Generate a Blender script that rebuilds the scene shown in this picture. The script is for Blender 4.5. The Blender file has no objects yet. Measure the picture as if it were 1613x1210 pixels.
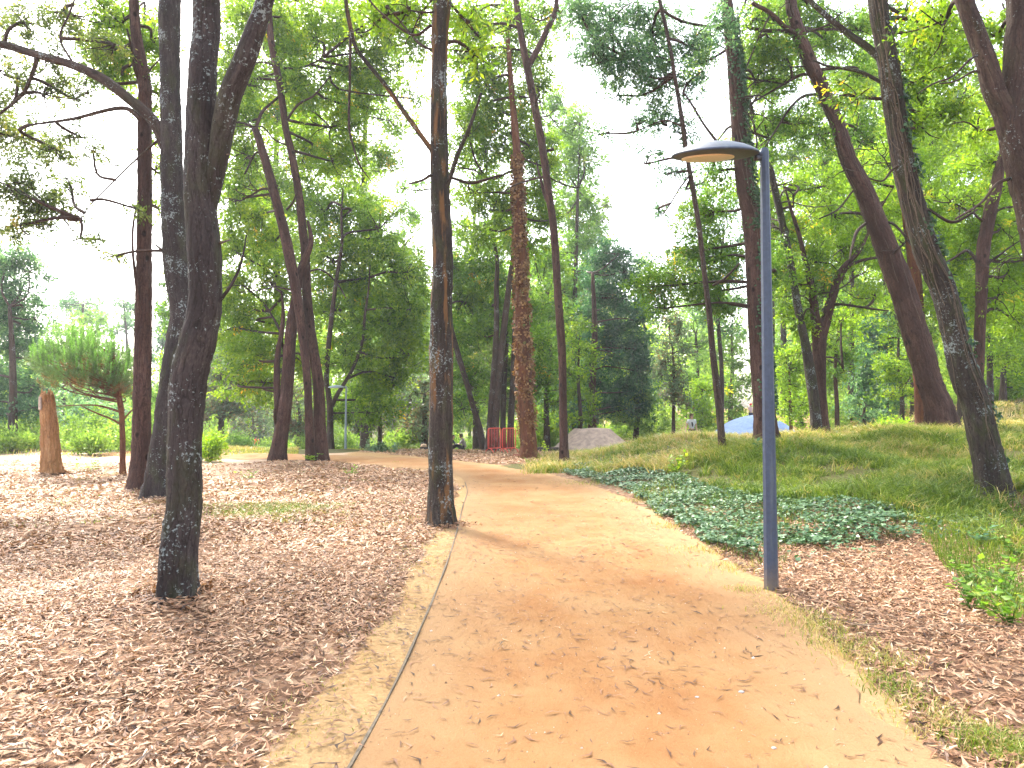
import bpy, bmesh, math, random
import numpy as np
from mathutils import Vector, Matrix, Quaternion

scene = bpy.context.scene
COL = scene.collection
RNG = np.random.default_rng(7)
random.seed(7)

# ------------------------------------------------------------------ camera
F, CX, CY = 1150.0, 806.5, 605.0          # photograph geometry (1613 x 1210)
PITCH = math.radians(2.6)
EYE = np.array([0.0, 0.0, 1.6])
FWD = np.array([0.0, math.cos(PITCH), math.sin(PITCH)])
UPV = np.array([0.0, -math.sin(PITCH), math.cos(PITCH)])
cam_d = bpy.data.cameras.new('camera')
cam = bpy.data.objects.new('camera', cam_d)
COL.objects.link(cam)
cam.location = EYE
cam.rotation_euler = (math.pi / 2 + PITCH, 0, 0)
cam_d.sensor_width = 36
cam_d.lens = 36 * F / 1613
cam_d.clip_start = 0.05
cam_d.clip_end = 2000
scene.camera = cam

def ray(px, py):
    return FWD + np.array([1.0, 0, 0]) * ((px - CX) / F) + UPV * ((CY - py) / F)

def at(px, py, y):
    """world point seen at photo pixel at depth y"""
    d = ray(px, py)
    return EYE + d * (y / d[1])

def project(P):
    P = np.asarray(P) - EYE
    zz = P @ FWD
    return CX + F * P[..., 0] / zz, CY - F * (P @ UPV) / zz

# ------------------------------------------------------------------ terrain
def S(t):
    t = np.clip(t, 0, 1)
    return t * t * (3 - 2 * t)

XR = np.array([(-20, 1.7), (0, 1.85), (3.3, 1.95), (6.7, 2.31), (9.5, 2.27), (13, 2.17), (17, 1.84), (21, 1.0), (25, 1.0), (400, 1.0)])
def gz(x, y):
    x = np.asarray(x, float); y = np.asarray(y, float)
    dx = x - np.interp(y, XR[:, 0], XR[:, 1])
    fall = 1 - S((y - 24) / 9) * (1 - S((x - 15.5) / 5))
    z = 0.88 * S(dx / 4.8) * S((y - 7.5) / 12.5) * fall * (1 + 0.27 * S((x - 8) / 4))
    z = z + 1.75 * S((x - 12) / 22) * S((y - 18) / 25)
    z = z - 1.5 * S((y - 33) / 30) * (1 - S((x + 2) / 8))
    off = S((np.abs(x - 0.5) - 1.5) / 3)
    z = z + off * (0.045 * np.sin(x * 1.3 + 0.7 * y) + 0.035 * np.sin(0.9 * y - 0.5 * x + 1) + 0.02 * np.sin(2.9 * x - 1.7 * y))
    z = z + 0.10 * np.exp(-(((x + 3.0) / 0.7) ** 2 + ((y - 6.5) / 0.7) ** 2))
    return z

def gnd(px, py):
    d = ray(px, py)
    t = 2.0
    while t < 250:
        p = EYE + d * t
        if p[2] < gz(p[0], p[1]):
            lo, hi = t - 0.1, t
            for _ in range(20):
                m = (lo + hi) / 2
                p = EYE + d * m
                if p[2] < gz(p[0], p[1]): hi = m
                else: lo = m
            return EYE + d * hi
        t += 0.1
    return EYE + d * 80

# ------------------------------------------------------------------ mesh accumulator
class Acc:
    def __init__(self):
        self.v = []; self.f4 = []; self.f3 = []; self.tint = []; self.bark = []; self.n = 0
    def add(self, V, F4=None, F3=None, tint=0.5, bark=None):
        V = np.asarray(V, np.float32)
        if F4 is not None and len(F4): self.f4.append(np.asarray(F4, np.int32) + self.n)
        if F3 is not None and len(F3): self.f3.append(np.asarray(F3, np.int32) + self.n)
        self.v.append(V)
        self.tint.append(np.full(len(V), tint, np.float32) if np.isscalar(tint) else np.asarray(tint, np.float32))
        self.bark.append(V if bark is None else np.asarray(bark, np.float32))
        self.n += len(V)
    def mesh(self, name, smooth=True):
        me = bpy.data.meshes.new(name)
        V = np.concatenate(self.v)
        f4 = np.concatenate(self.f4) if self.f4 else np.zeros((0, 4), np.int32)
        f3 = np.concatenate(self.f3) if self.f3 else np.zeros((0, 3), np.int32)
        me.vertices.add(len(V)); me.vertices.foreach_set('co', V.ravel())
        me.loops.add(f4.size + f3.size)
        me.loops.foreach_set('vertex_index', np.concatenate([f4.ravel(), f3.ravel()]))
        me.polygons.add(len(f4) + len(f3))
        st = np.concatenate([np.arange(len(f4)) * 4, f4.size + np.arange(len(f3)) * 3]).astype(np.int32)
        me.polygons.foreach_set('loop_start', st)
        me.polygons.foreach_set('use_smooth', np.full(len(st), smooth))
        a = me.attributes.new('tint', 'FLOAT', 'POINT'); a.data.foreach_set('value', np.concatenate(self.tint))
        b = me.attributes.new('bark', 'FLOAT_VECTOR', 'POINT'); b.data.foreach_set('vector', np.concatenate(self.bark).ravel())
        me.update(calc_edges=True)
        return me
    def build(self, name, mat, parent=None, smooth=True):
        me = self.mesh(name, smooth)
        if mat: me.materials.append(mat)
        return link(name, me, parent)

def link(name, data, parent=None, loc=None):
    o = bpy.data.objects.new(name, data)
    COL.objects.link(o)
    if parent is not None:
        o.parent = parent
        m = Matrix.Identity(4); q = parent
        while q is not None:
            m = q.matrix_basis @ m; q = q.parent
        o.matrix_parent_inverse = m.inverted()   # children are written in world coordinates
    if loc is not None: o.location = loc
    return o

def thing(name, label, cat, loc, group=None):
    o = bpy.data.objects.new(name, None); COL.objects.link(o)
    o.empty_display_size = 0.2
    o.location = tuple(float(c) for c in loc)
    o['label'] = label; o['category'] = cat
    if group: o['group'] = group
    return o

def tag(o, label=None, cat=None, group=None, kind=None):
    if label: o['label'] = label
    if cat: o['category'] = cat
    if group: o['group'] = group
    if kind: o['kind'] = kind
    return o

def unit(v):
    v = np.asarray(v, float)
    return v / (np.linalg.norm(v, axis=-1, keepdims=True) + 1e-9)

def smooth_line(P, n):
    """Catmull-Rom through control rows (any width)"""
    P = np.asarray(P, float)
    if len(P) == 2:
        t = np.linspace(0, 1, n)[:, None]
        return P[0] * (1 - t) + P[1] * t
    Q = np.vstack([2 * P[0] - P[1], P, 2 * P[-1] - P[-2]])
    seg = np.linalg.norm(np.diff(P[:, :3], axis=0), axis=1)
    cum = np.concatenate([[0], np.cumsum(seg)])
    out = []
    for s in np.linspace(0, cum[-1], n):
        i = min(np.searchsorted(cum, s, side='right') - 1, len(P) - 2)
        t = (s - cum[i]) / max(seg[i], 1e-6)
        a, b, c, d = Q[i], Q[i + 1], Q[i + 2], Q[i + 3]
        out.append(0.5 * ((2 * b) + (c - a) * t + (2 * a - 5 * b + 4 * c - d) * t * t + (3 * b - a - 3 * c + d) * t ** 3))
    return np.array(out)

def frames(P):
    T = unit(np.gradient(P, axis=0))
    ref = np.array([0, 1.0, 0]) if abs(T[0][1]) < 0.9 else np.array([1.0, 0, 0])
    U = np.zeros_like(P); U[0] = unit(np.cross(T[0], ref))
    for i in range(1, len(P)):
        u = U[i - 1] - T[i] * np.dot(U[i - 1], T[i])
        U[i] = unit(u)
    return T, U, np.cross(T, U)

def tube(acc, P, R, sides=8, tint=0.5, rough=0.0, seed=0, cap=True, s0=0.0, flare=None):
    P = np.asarray(P, float); R = np.asarray(R, float) * np.ones(len(P))
    n = len(P)
    T, U, W = frames(P)
    s = s0 + np.concatenate([[0], np.cumsum(np.linalg.norm(np.diff(P, axis=0), axis=1))])
    a = np.linspace(0, 2 * np.pi, sides, endpoint=False)
    rr = R[:, None] * np.ones((1, sides))
    if rough > 0:
        g = np.random.default_rng(seed)
        m = np.zeros((n, sides))
        for k in (1, 2, 3, 5, 7):
            ph, ph2, w = g.uniform(0, 6.28), g.uniform(0, 6.28), g.uniform(0.6, 2.2)
            m += np.sin(k * a[None, :] + ph + 0.9 * np.sin(w * s[:, None] + ph2)) / (k ** 0.6)
        for _ in range(4):
            m += 0.6 * np.sin(g.uniform(3, 11) * s + g.uniform(0, 6.28))[:, None] * np.cos(a[None, :] + g.uniform(0, 6.28))
        rr = rr * (1 + rough * m)
        if sides >= 20:
            rr = rr * (1 + 0.025 * g.normal(size=(n, sides)))
    if flare is not None:
        ph = (seed * 1.7) % 6.28
        rr = rr * (1 + np.asarray(flare)[:, None] * (0.55 * np.cos(4 * a + ph) + 0.35 * np.cos(7 * a + 2 * ph))[None, :])
    ca, sa = np.cos(a), np.sin(a)
    V = P[:, None, :] + rr[:, :, None] * (ca[None, :, None] * U[:, None, :] + sa[None, :, None] * W[:, None, :])
    B = np.stack([rr * ca[None], rr * sa[None], s[:, None] * np.ones((1, sides))], -1)
    i = np.arange(n - 1)[:, None] * sides; j = np.arange(sides)[None, :]; j2 = (j + 1) % sides
    Fq = np.stack([i + j, i + j2, i + sides + j2, i + sides + j], -1).reshape(-1, 4)
    V = V.reshape(-1, 3); B = B.reshape(-1, 3)
    F3 = None
    if cap:
        V = np.vstack([V, P[0], P[-1]]); B = np.vstack([B, [0, 0, s[0]], [0, 0, s[-1]]])
        jj = np.arange(sides)
        F3 = np.vstack([np.stack([np.full(sides, n * sides), (jj + 1) % sides, jj], -1),
                        np.stack([np.full(sides, n * sides + 1), (n - 1) * sides + jj, (n - 1) * sides + (jj + 1) % sides], -1)])
    acc.add(V, Fq, F3, tint, B)

def box(acc, c, size, rot=0.0, tint=0.5, axis=None):
    h = np.array(size) / 2
    V = np.array([[x, y, z] for x in (-1, 1) for y in (-1, 1) for z in (-1, 1)], float) * h
    cr, sr = math.cos(rot), math.sin(rot)
    V = V @ np.array([[cr, sr, 0], [-sr, cr, 0], [0, 0, 1]]) + np.array(c)
    acc.add(V, [(0, 1, 3, 2), (4, 6, 7, 5), (0, 4, 5, 1), (2, 3, 7, 6), (0, 2, 6, 4), (1, 5, 7, 3)], None, tint)

def kites(acc, C, D, L, W, N=None, tint=0.5, rng=RNG, bend=0.0, sickle=0.0, mid=0.42):
    """leaf shaped quads: C base points, D directions, N optional normals"""
    n = len(C)
    if n == 0: return
    D = unit(D)
    if N is None: N = rng.normal(size=(n, 3))
    Sd = unit(np.cross(D, N)); Nn = np.cross(Sd, D)
    L = np.broadcast_to(np.asarray(L, float), (n,))[:, None]; W = np.broadcast_to(np.asarray(W, float), (n,))[:, None]
    c = rng.uniform(-1, 1, (n, 1)) * sickle * W
    b = rng.uniform(-1, 1, (n, 1)) * bend * L
    M = C + D * L * mid + Nn * b
    V = np.stack([C, M + Sd * (W / 2 + c), C + D * L, M - Sd * (W / 2 - c)], 1).reshape(-1, 3)
    Fq = np.arange(4 * n).reshape(-1, 4)
    t = np.repeat(np.broadcast_to(np.asarray(tint, float), (n,)), 4)
    acc.add(V, Fq, None, t)

# ------------------------------------------------------------------ materials
def new_mat(name):
    m = bpy.data.materials.new(name); m.use_nodes = True
    nt = m.node_tree; nt.nodes.clear()
    out = nt.nodes.new('ShaderNodeOutputMaterial')
    return m, nt, out
def N(nt, typ, **kw):
    n = nt.nodes.new(typ)
    for k, v in kw.items():
        if k in n.inputs: n.inputs[k].default_value = v
        else: setattr(n, k, v)
    return n
def L(nt, a, b): nt.links.new(a, b)
def ramp(nt, fac, stops, interp='LINEAR'):
    r = nt.nodes.new('ShaderNodeValToRGB'); r.color_ramp.interpolation = interp
    e = r.color_ramp.elements
    while len(e) < len(stops): e.new(0.5)
    for el, (p, c) in zip(e, stops):
        el.position = p; el.color = (c[0], c[1], c[2], 1)
    L(nt, fac, r.inputs[0])
    return r.outputs[0]
def attr(nt, name, out='Fac'):
    a = nt.nodes.new('ShaderNodeAttribute'); a.attribute_name = name
    return a.outputs[out]
def mixc(nt, fac, a, b, mode='MIX'):
    m = nt.nodes.new('ShaderNodeMix'); m.data_type = 'RGBA'; m.blend_type = mode
    for sock, val in ((m.inputs[0], fac), (m.inputs[6], a), (m.inputs[7], b)):
        if isinstance(val, (int, float)): sock.default_value = val
        elif isinstance(val, (tuple, list)): sock.default_value = (*val, 1)
        else: L(nt, val, sock)
    return m.outputs[2]
def math_n(nt, op, a, b=0.0, clamp=False):
    m = nt.nodes.new('ShaderNodeMath'); m.operation = op; m.use_clamp = clamp
    for s, v in ((m.inputs[0], a), (m.inputs[1], b)):
        if isinstance(v, (int, float)): s.default_value = v
        else: L(nt, v, s)
    return m.outputs[0]
def noise(nt, vec, scale, detail=3, rough=0.55, out='Fac'):
    n = nt.nodes.new('ShaderNodeTexNoise'); n.inputs['Scale'].default_value = scale
    n.inputs['Detail'].default_value = detail; n.inputs['Roughness'].default_value = rough
    if vec is not None: L(nt, vec, n.inputs['Vector'])
    return n.outputs[out]
def mapv(nt, vec, sc, loc=(0, 0, 0)):
    m = nt.nodes.new('ShaderNodeMapping'); m.inputs['Scale'].default_value = sc; m.inputs['Location'].default_value = loc
    L(nt, vec, m.inputs['Vector'])
    return m.outputs[0]
def bump(nt, h, strength, dist):
    b = nt.nodes.new('ShaderNodeBump'); b.inputs['Strength'].default_value = strength; b.inputs['Distance'].default_value = dist
    L(nt, h, b.inputs['Height'])
    return b.outputs[0]

def leaf_mat(name, stops, trans=0.46, gain=2.0, rough=0.4, spec=0.22):
    m, nt, out = new_mat(name)
    c = ramp(nt, attr(nt, 'tint'), stops)
    p = N(nt, 'ShaderNodeBsdfPrincipled'); p.inputs['Roughness'].default_value = rough
    p.inputs['Specular IOR Level'].default_value = spec
    L(nt, c, p.inputs['Base Color'])
    t = N(nt, 'ShaderNodeBsdfTranslucent')
    g = mixc(nt, 1.0, c, (gain * 1.05, gain, gain * 0.55), 'MULTIPLY')
    L(nt, g, t.inputs['Color'])
    mx = N(nt, 'ShaderNodeMixShader'); mx.inputs[0].default_value = trans
    L(nt, p.outputs[0], mx.inputs[1]); L(nt, t.outputs[0], mx.inputs[2]); L(nt, mx.outputs[0], out.inputs[0])
    return m

PAL = {
 'bright': [(0.0, (0.0435, 0.0899, 0.0081)), (0.35, (0.0914, 0.1798, 0.0129)), (0.7, (0.1714, 0.2816, 0.0194)), (0.92, (0.2742, 0.3475, 0.0242)), (1.0, (0.5712, 0.3595, 0.0242))],
 'mid':    [(0.0, (0.0323, 0.0783, 0.0123)), (0.4, (0.0747, 0.1632, 0.0176)), (0.75, (0.1493, 0.2611, 0.0281)), (0.95, (0.2240, 0.2872, 0.0351)), (1.0, (0.5226, 0.3525, 0.0351))],
 'olive':  [(0.0, (0.0351, 0.0567, 0.0216)), (0.4, (0.0743, 0.1148, 0.0324)), (0.8, (0.1485, 0.1958, 0.0486)), (1.0, (0.3510, 0.2700, 0.0675))],
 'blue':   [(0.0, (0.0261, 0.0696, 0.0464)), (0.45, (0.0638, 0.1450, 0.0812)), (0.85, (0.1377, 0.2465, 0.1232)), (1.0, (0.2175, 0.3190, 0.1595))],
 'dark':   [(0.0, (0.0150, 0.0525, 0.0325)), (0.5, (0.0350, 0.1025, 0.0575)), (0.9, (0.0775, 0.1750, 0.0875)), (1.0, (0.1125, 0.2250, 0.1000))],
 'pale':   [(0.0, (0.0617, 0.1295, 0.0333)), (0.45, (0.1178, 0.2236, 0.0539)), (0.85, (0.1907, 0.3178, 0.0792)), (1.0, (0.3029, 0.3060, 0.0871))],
 'lime':   [(0.0, (0.0750, 0.1461, 0.0106)), (0.45, (0.1607, 0.2809, 0.0166)), (0.85, (0.2570, 0.3820, 0.0227)), (1.0, (0.4498, 0.4045, 0.0302))],
 'pine':   [(0.0, (0.150, 0.080, 0.038)), (0.22, (0.120, 0.090, 0.048)), (0.36, (0.050, 0.085, 0.045)), (0.65, (0.080, 0.150, 0.065)), (0.85, (0.11, 0.21, 0.07)), (1.0, (0.105, 0.240, 0.052))],
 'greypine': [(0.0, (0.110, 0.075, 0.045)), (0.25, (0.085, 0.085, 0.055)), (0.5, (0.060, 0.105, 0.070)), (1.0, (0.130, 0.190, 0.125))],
 'brush':  [(0.0, (0.055, 0.110, 0.024)), (0.4, (0.120, 0.215, 0.036)), (0.8, (0.200, 0.310, 0.055)), (1.0, (0.32, 0.34, 0.11))],
}
LEAF = {k: leaf_mat(k + '_leaves', v) for k, v in PAL.items()}
LITTER = leaf_mat('dry_leaves', [(0.0, (0.030, 0.014, 0.008)), (0.25, (0.130, 0.062, 0.034)), (0.55, (0.30, 0.160, 0.088)), (0.82, (0.44, 0.272, 0.162)), (1.0, (0.52, 0.39, 0.26))], 0.12, 1.0, 0.5)
GRASS = leaf_mat('grass_blades', [(0.0, (0.045, 0.088, 0.010)), (0.4, (0.120, 0.185, 0.022)), (0.62, (0.230, 0.265, 0.050)), (0.8, (0.34, 0.27, 0.11)), (1.0, (0.46, 0.36, 0.18))], 0.35, 1.4)
IVYM = leaf_mat('ivy_leaves', [(0.0, (0.016, 0.040, 0.018)), (0.4, (0.044, 0.100, 0.044)), (0.8, (0.10, 0.180, 0.085)), (1.0, (0.20, 0.28, 0.16))], 0.2, 1.2, 0.38)
DEADIVY = leaf_mat('dead_ivy', [(0.0, (0.09, 0.045, 0.02)), (0.5, (0.24, 0.12, 0.05)), (0.85, (0.40, 0.24, 0.11)), (1.0, (0.12, 0.18, 0.04))], 0.25, 1.2)

def bark_mat(name, dark, mid, light, ridge=34.0, lichen=0.0, moss=0.0, orange=0.0, bumpd=0.025, knots=0.0):
    m, nt, out = new_mat(name)
    v = attr(nt, 'bark', 'Vector')
    st = mapv(nt, v, (1, 1, 0.13))
    wob = noise(nt, mapv(nt, v, (1, 1, 0.5)), 5.0, 3, 0.6, 'Color')
    vv = mixc(nt, 0.09, st, wob, 'ADD')
    n1 = noise(nt, vv, ridge, 5, 0.65)
    n2 = noise(nt, vv, ridge * 0.35, 4, 0.6)
    vo = nt.nodes.new('ShaderNodeTexVoronoi'); vo.feature = 'DISTANCE_TO_EDGE'; vo.inputs['Scale'].default_value = ridge * 0.8
    L(nt, vv, vo.inputs['Vector'])
    fine = noise(nt, mapv(nt, v, (1, 1, 0.45)), ridge * 2.6, 4, 0.7)
    crack = math_n(nt, 'MULTIPLY', math_n(nt, 'ADD', vo.outputs['Distance'], math_n(nt, 'MULTIPLY', fine, 0.18)), 3.4, True)
    h = math_n(nt, 'ADD', math_n(nt, 'MULTIPLY', n1, 0.6), math_n(nt, 'MULTIPLY', crack, 0.45))
    h = math_n(nt, 'ADD', h, math_n(nt, 'MULTIPLY', fine, 0.35))
    tone = math_n(nt, 'ADD', math_n(nt, 'MULTIPLY', n1, 0.35), math_n(nt, 'ADD', math_n(nt, 'MULTIPLY', n2, 0.3), math_n(nt, 'MULTIPLY', fine, 0.35)))
    c = ramp(nt, tone, [(0.3, dark), (0.5, mid), (0.68, light)])
    c = mixc(nt, math_n(nt, 'SUBTRACT', 1.0, math_n(nt, 'MULTIPLY', crack, 1.6, True)), c, tuple(x * 0.35 for x in dark))
    big = noise(nt, mapv(nt, v, (1, 1, 0.35)), 2.2, 3)
    c = mixc(nt, ramp(nt, big, [(0.4, (0, 0, 0)), (0.62, (0.55, 0.55, 0.55))]), c, dark)
    if orange > 0:
        f = ramp(nt, noise(nt, mapv(nt, v, (2.4, 2.4, 0.3), (3, 1, 0)), 4.0, 3), [(0.52, (0, 0, 0)), (0.62, (orange,) * 3)])
        c = mixc(nt, f, c, (0.22, 0.105, 0.035))
    if knots > 0:
        kv = nt.nodes.new('ShaderNodeTexVoronoi'); kv.inputs['Scale'].default_value = 3.2
        L(nt, mapv(nt, v, (1, 1, 0.6)), kv.inputs['Vector'])
        c = mixc(nt, ramp(nt, kv.outputs['Distance'], [(0.10, (knots,) * 3), (0.17, (0, 0, 0))]), c, tuple(x * 0.3 for x in dark))
    if moss > 0:
        f = ramp(nt, noise(nt, mapv(nt, v, (1, 1, 0.4)), 6.0, 4), [(0.5, (0, 0, 0)), (0.66, (moss,) * 3)])
        c = mixc(nt, f, c, (0.055, 0.070, 0.018))
    if lichen > 0:
        f1 = noise(nt, v, 30.0, 4, 0.7); f2 = noise(nt, v, 2.6, 2)
        f = math_n(nt, 'ADD', math_n(nt, 'MULTIPLY', f1, 0.7), math_n(nt, 'MULTIPLY', f2, 0.45))
        f = ramp(nt, f, [(0.70 - 0.1 * lichen, (0, 0, 0)), (0.735 - 0.1 * lichen, (0.85, 0.85, 0.85))])
        c = mixc(nt, f, c, (0.235, 0.27, 0.265))
    p = N(nt, 'ShaderNodeBsdfPrincipled'); p.inputs['Roughness'].default_value = 0.85
    p.inputs['Specular IOR Level'].default_value = 0.2
    L(nt, c, p.inputs['Base Color']); L(nt, bump(nt, h, 0.9, bumpd), p.inputs['Normal'])
    L(nt, p.outputs[0], out.inputs[0])
    return m
BARK = {
 'dark':  bark_mat('dark_lichen_bark', (0.017, 0.012, 0.011), (0.052, 0.040, 0.038), (0.120, 0.094, 0.086), 26, 0.42, 0.25, 0.0),
 'centre': bark_mat('furrowed_bark', (0.015, 0.011, 0.009), (0.048, 0.037, 0.031), (0.115, 0.088, 0.072), 30, 0.36, 0.30, 0.6),
 'red':   bark_mat('reddish_bark', (0.026, 0.012, 0.009), (0.082, 0.041, 0.032), (0.17, 0.098, 0.078), 17, 0.0, 0.0, 0.0, 0.04, 0.9),
 'brown': bark_mat('brown_bark', (0.024, 0.014, 0.011), (0.062, 0.038, 0.030), (0.13, 0.085, 0.068), 19, 0.15, 0.15, 0.0, 0.03, 0.6),
 'mossy': bark_mat('mossy_bark', (0.018, 0.013, 0.011), (0.050, 0.037, 0.030), (0.115, 0.090, 0.076), 22, 0.40, 0.45, 0.0, 0.035),
 'rust':  bark_mat('rust_bark', (0.060, 0.022, 0.012), (0.150, 0.056, 0.030), (0.25, 0.110, 0.062), 30, 0.0, 0.0, 0.3),
 'pale':  bark_mat('pale_branch', (0.075, 0.055, 0.040), (0.15, 0.11, 0.08), (0.26, 0.20, 0.15), 40, 0.2, 0.0, 0.0, 0.006),
}
def plain(name, col, rough=0.6, metal=0.0, nscale=40.0, var=0.25, bmp=0.1, bd=0.004):
    m, nt, out = new_mat(name)
    tc = N(nt, 'ShaderNodeTexCoord').outputs['Object']
    n = noise(nt, tc, nscale, 4)
    c = ramp(nt, n, [(0.3, tuple(x * (1 - var) for x in col)), (0.7, tuple(min(1, x * (1 + var)) for x in col))])
    p = N(nt, 'ShaderNodeBsdfPrincipled'); p.inputs['Roughness'].default_value = rough; p.inputs['Metallic'].default_value = metal
    L(nt, c, p.inputs['Base Color']); L(nt, bump(nt, n, bmp, bd), p.inputs['Normal']); L(nt, p.outputs[0], out.inputs[0])
    return m

# ------------------------------------------------------------------ foliage
def lump(P, ph):
    return (np.sin(P[:, 0] * 1.7 + ph[0]) * np.sin(P[:, 1] * 1.5 + ph[1]) + np.sin(P[:, 2] * 2.1 + ph[2]) * np.sin(P[:, 0] * 0.9 + ph[3]) + 0.6 * np.sin(P[:, 2] * 3.7 + P[:, 1] * 2.9 + ph[4])) / 2.0

def leaf_len(D): return max(0.095, 3.9 * D / 730.0)

def blob(acc, c, r, dens=1.0, Lf=0.11, wid=0.40, droop=0.35, twigs=None, root=None, rng=RNG, tmean=0.42, brown_low=0.0, pc=46, layers=2.3):
    """one lump of a crown: twig clusters of leaves in an ellipsoid"""
    c = np.asarray(c, float); r = np.asarray(r, float)
    W = Lf * wid
    n = int(dens * layers * math.pi * r[0] * r[2] / (0.3 * Lf * W))
    n = max(n, 60)
    nc = max(5, n // pc)
    u = unit(rng.normal(size=(nc * 2, 3)))
    rad = rng.uniform(0, 1, nc * 2) ** (1 / 2.4)
    ph = rng.uniform(0, 6.28, 8)
    k = 1.0 + 0.22 * lump(u * 2.2, ph)
    cc = c + u * (rad * k)[:, None] * r
    sc = max(0.35, 0.9 / r.mean())
    keep = lump(cc * sc * 1.6, rng.uniform(0, 6.28, 8)) > -0.28
    idx = np.nonzero(keep)[0][:nc]
    cc = cc[idx]; u = u[idx]; nc = len(cc)
    if nc == 0: return
    td = unit(u * np.array([1, 1, 0.55]) + 0.75 * rng.normal(size=(nc, 3)) * np.array([1, 1, 0.5]) + np.array([0, 0, -0.3 * droop]))
    tl = np.clip(rng.uniform(3.2, 7.0, nc) * Lf, 0.2, 2.2)
    ct = np.clip(rng.normal(tmean, 0.20, nc), 0.02, 0.86)
    ct[rng.uniform(size=nc) < 0.012] = 0.97
    m = pc
    t = rng.uniform(-0.5, 0.6, (nc, m, 1))
    P = cc[:, None, :] + td[:, None, :] * t * tl[:, None, None] + rng.normal(size=(nc, m, 3)) * (0.14 * tl[:, None, None])
    D = td[:, None, :] * 0.7 + rng.normal(size=(nc, m, 3)) * 0.75 + np.array([0, 0, -droop])
    Ls = Lf * rng.uniform(0.65, 1.3, nc * m)
    tt = np.repeat(ct, m) + rng.normal(0, 0.13, nc * m)
    tt = np.where(np.repeat(ct, m) > .9, tt, np.minimum(tt, 0.88))
    if brown_low:
        zz = (P.reshape(-1, 3)[:, 2] - (c[2] - r[2])) / (2 * r[2])
        tt = tt - brown_low * np.clip(0.45 - zz, 0, 1) * 2
    kites(acc, P.reshape(-1, 3), D.reshape(-1, 3), Ls, Ls * wid, None, np.clip(tt, 0, 1), rng, 0.08, 0.5)
    if twigs is not None:
        ns = int(min(nc, 5 + 6 * r.mean()))
        r0 = min(0.075, 0.018 + 0.018 * r.mean()) 
        hub = c + rng.normal(size=3) * r * 0.15 - np.array([0, 0, 0.15 * r[2]])
        if root is not None:
            rp = np.asarray(root, float)
            mid1 = rp * 0.6 + hub * 0.4 + rng.normal(size=3) * 0.12 * np.linalg.norm(hub - rp) * np.array([1, 1, 0.5])
            tube(twigs, smooth_line([rp, mid1, hub], 8), np.linspace(r0 * 1.5, r0, 8), 5, 0.5)
        for q in rng.choice(nc, ns, replace=False):
            e = cc[q] + td[q] * tl[q] * 0.4
            a = hub
            md = (a + e) / 2 + rng.normal(size=3) * 0.13 * np.linalg.norm(e - a)
            tube(twigs, smooth_line([a, md, e], 6), np.linspace(r0 * 0.7, 0.006, 6), 4, 0.5, cap=False)

def dead_branch(acc, p, d, length, r0, rng, depth=2, sides=5):
    n = 9
    P = [np.asarray(p, float)]; d = unit(d)
    for i in range(n):
        d = unit(d + rng.normal(size=3) * 0.25 + np.array([0, 0, 0.05 * rng.normal()]))
        P.append(P[-1] + d * length / n)
    P = smooth_line(P, 14)
    tube(acc, P, np.linspace(r0, max(0.003, r0 * 0.25), 14), sides, 0.5, cap=False)
    if depth > 0:
        for _ in range(rng.integers(2, 5)):
            i = rng.integers(3, 13)
            dead_branch(acc, P[i], unit(P[i] - P[i - 1]) + rng.normal(size=3) * 0.8, length * rng.uniform(0.3, 0.6), r0 * 0.5, rng, depth - 1, 4)
# ------------------------------------------------------------------ trees
SEED = [100]
FEET = []
def skeleton(line, D, lean=0.0, z0=None):
    """photo polyline (px, py, width px) -> rows (x, y, z, radius) at depth D"""
    out = []
    for i, (px, py, w) in enumerate(line):
        d = D + lean * i / max(1, len(line) - 1)
        p = at(px, py, d)
        out.append((p[0], p[1], p[2], w * 0.5 * d / F))
    return np.array(out)

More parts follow.
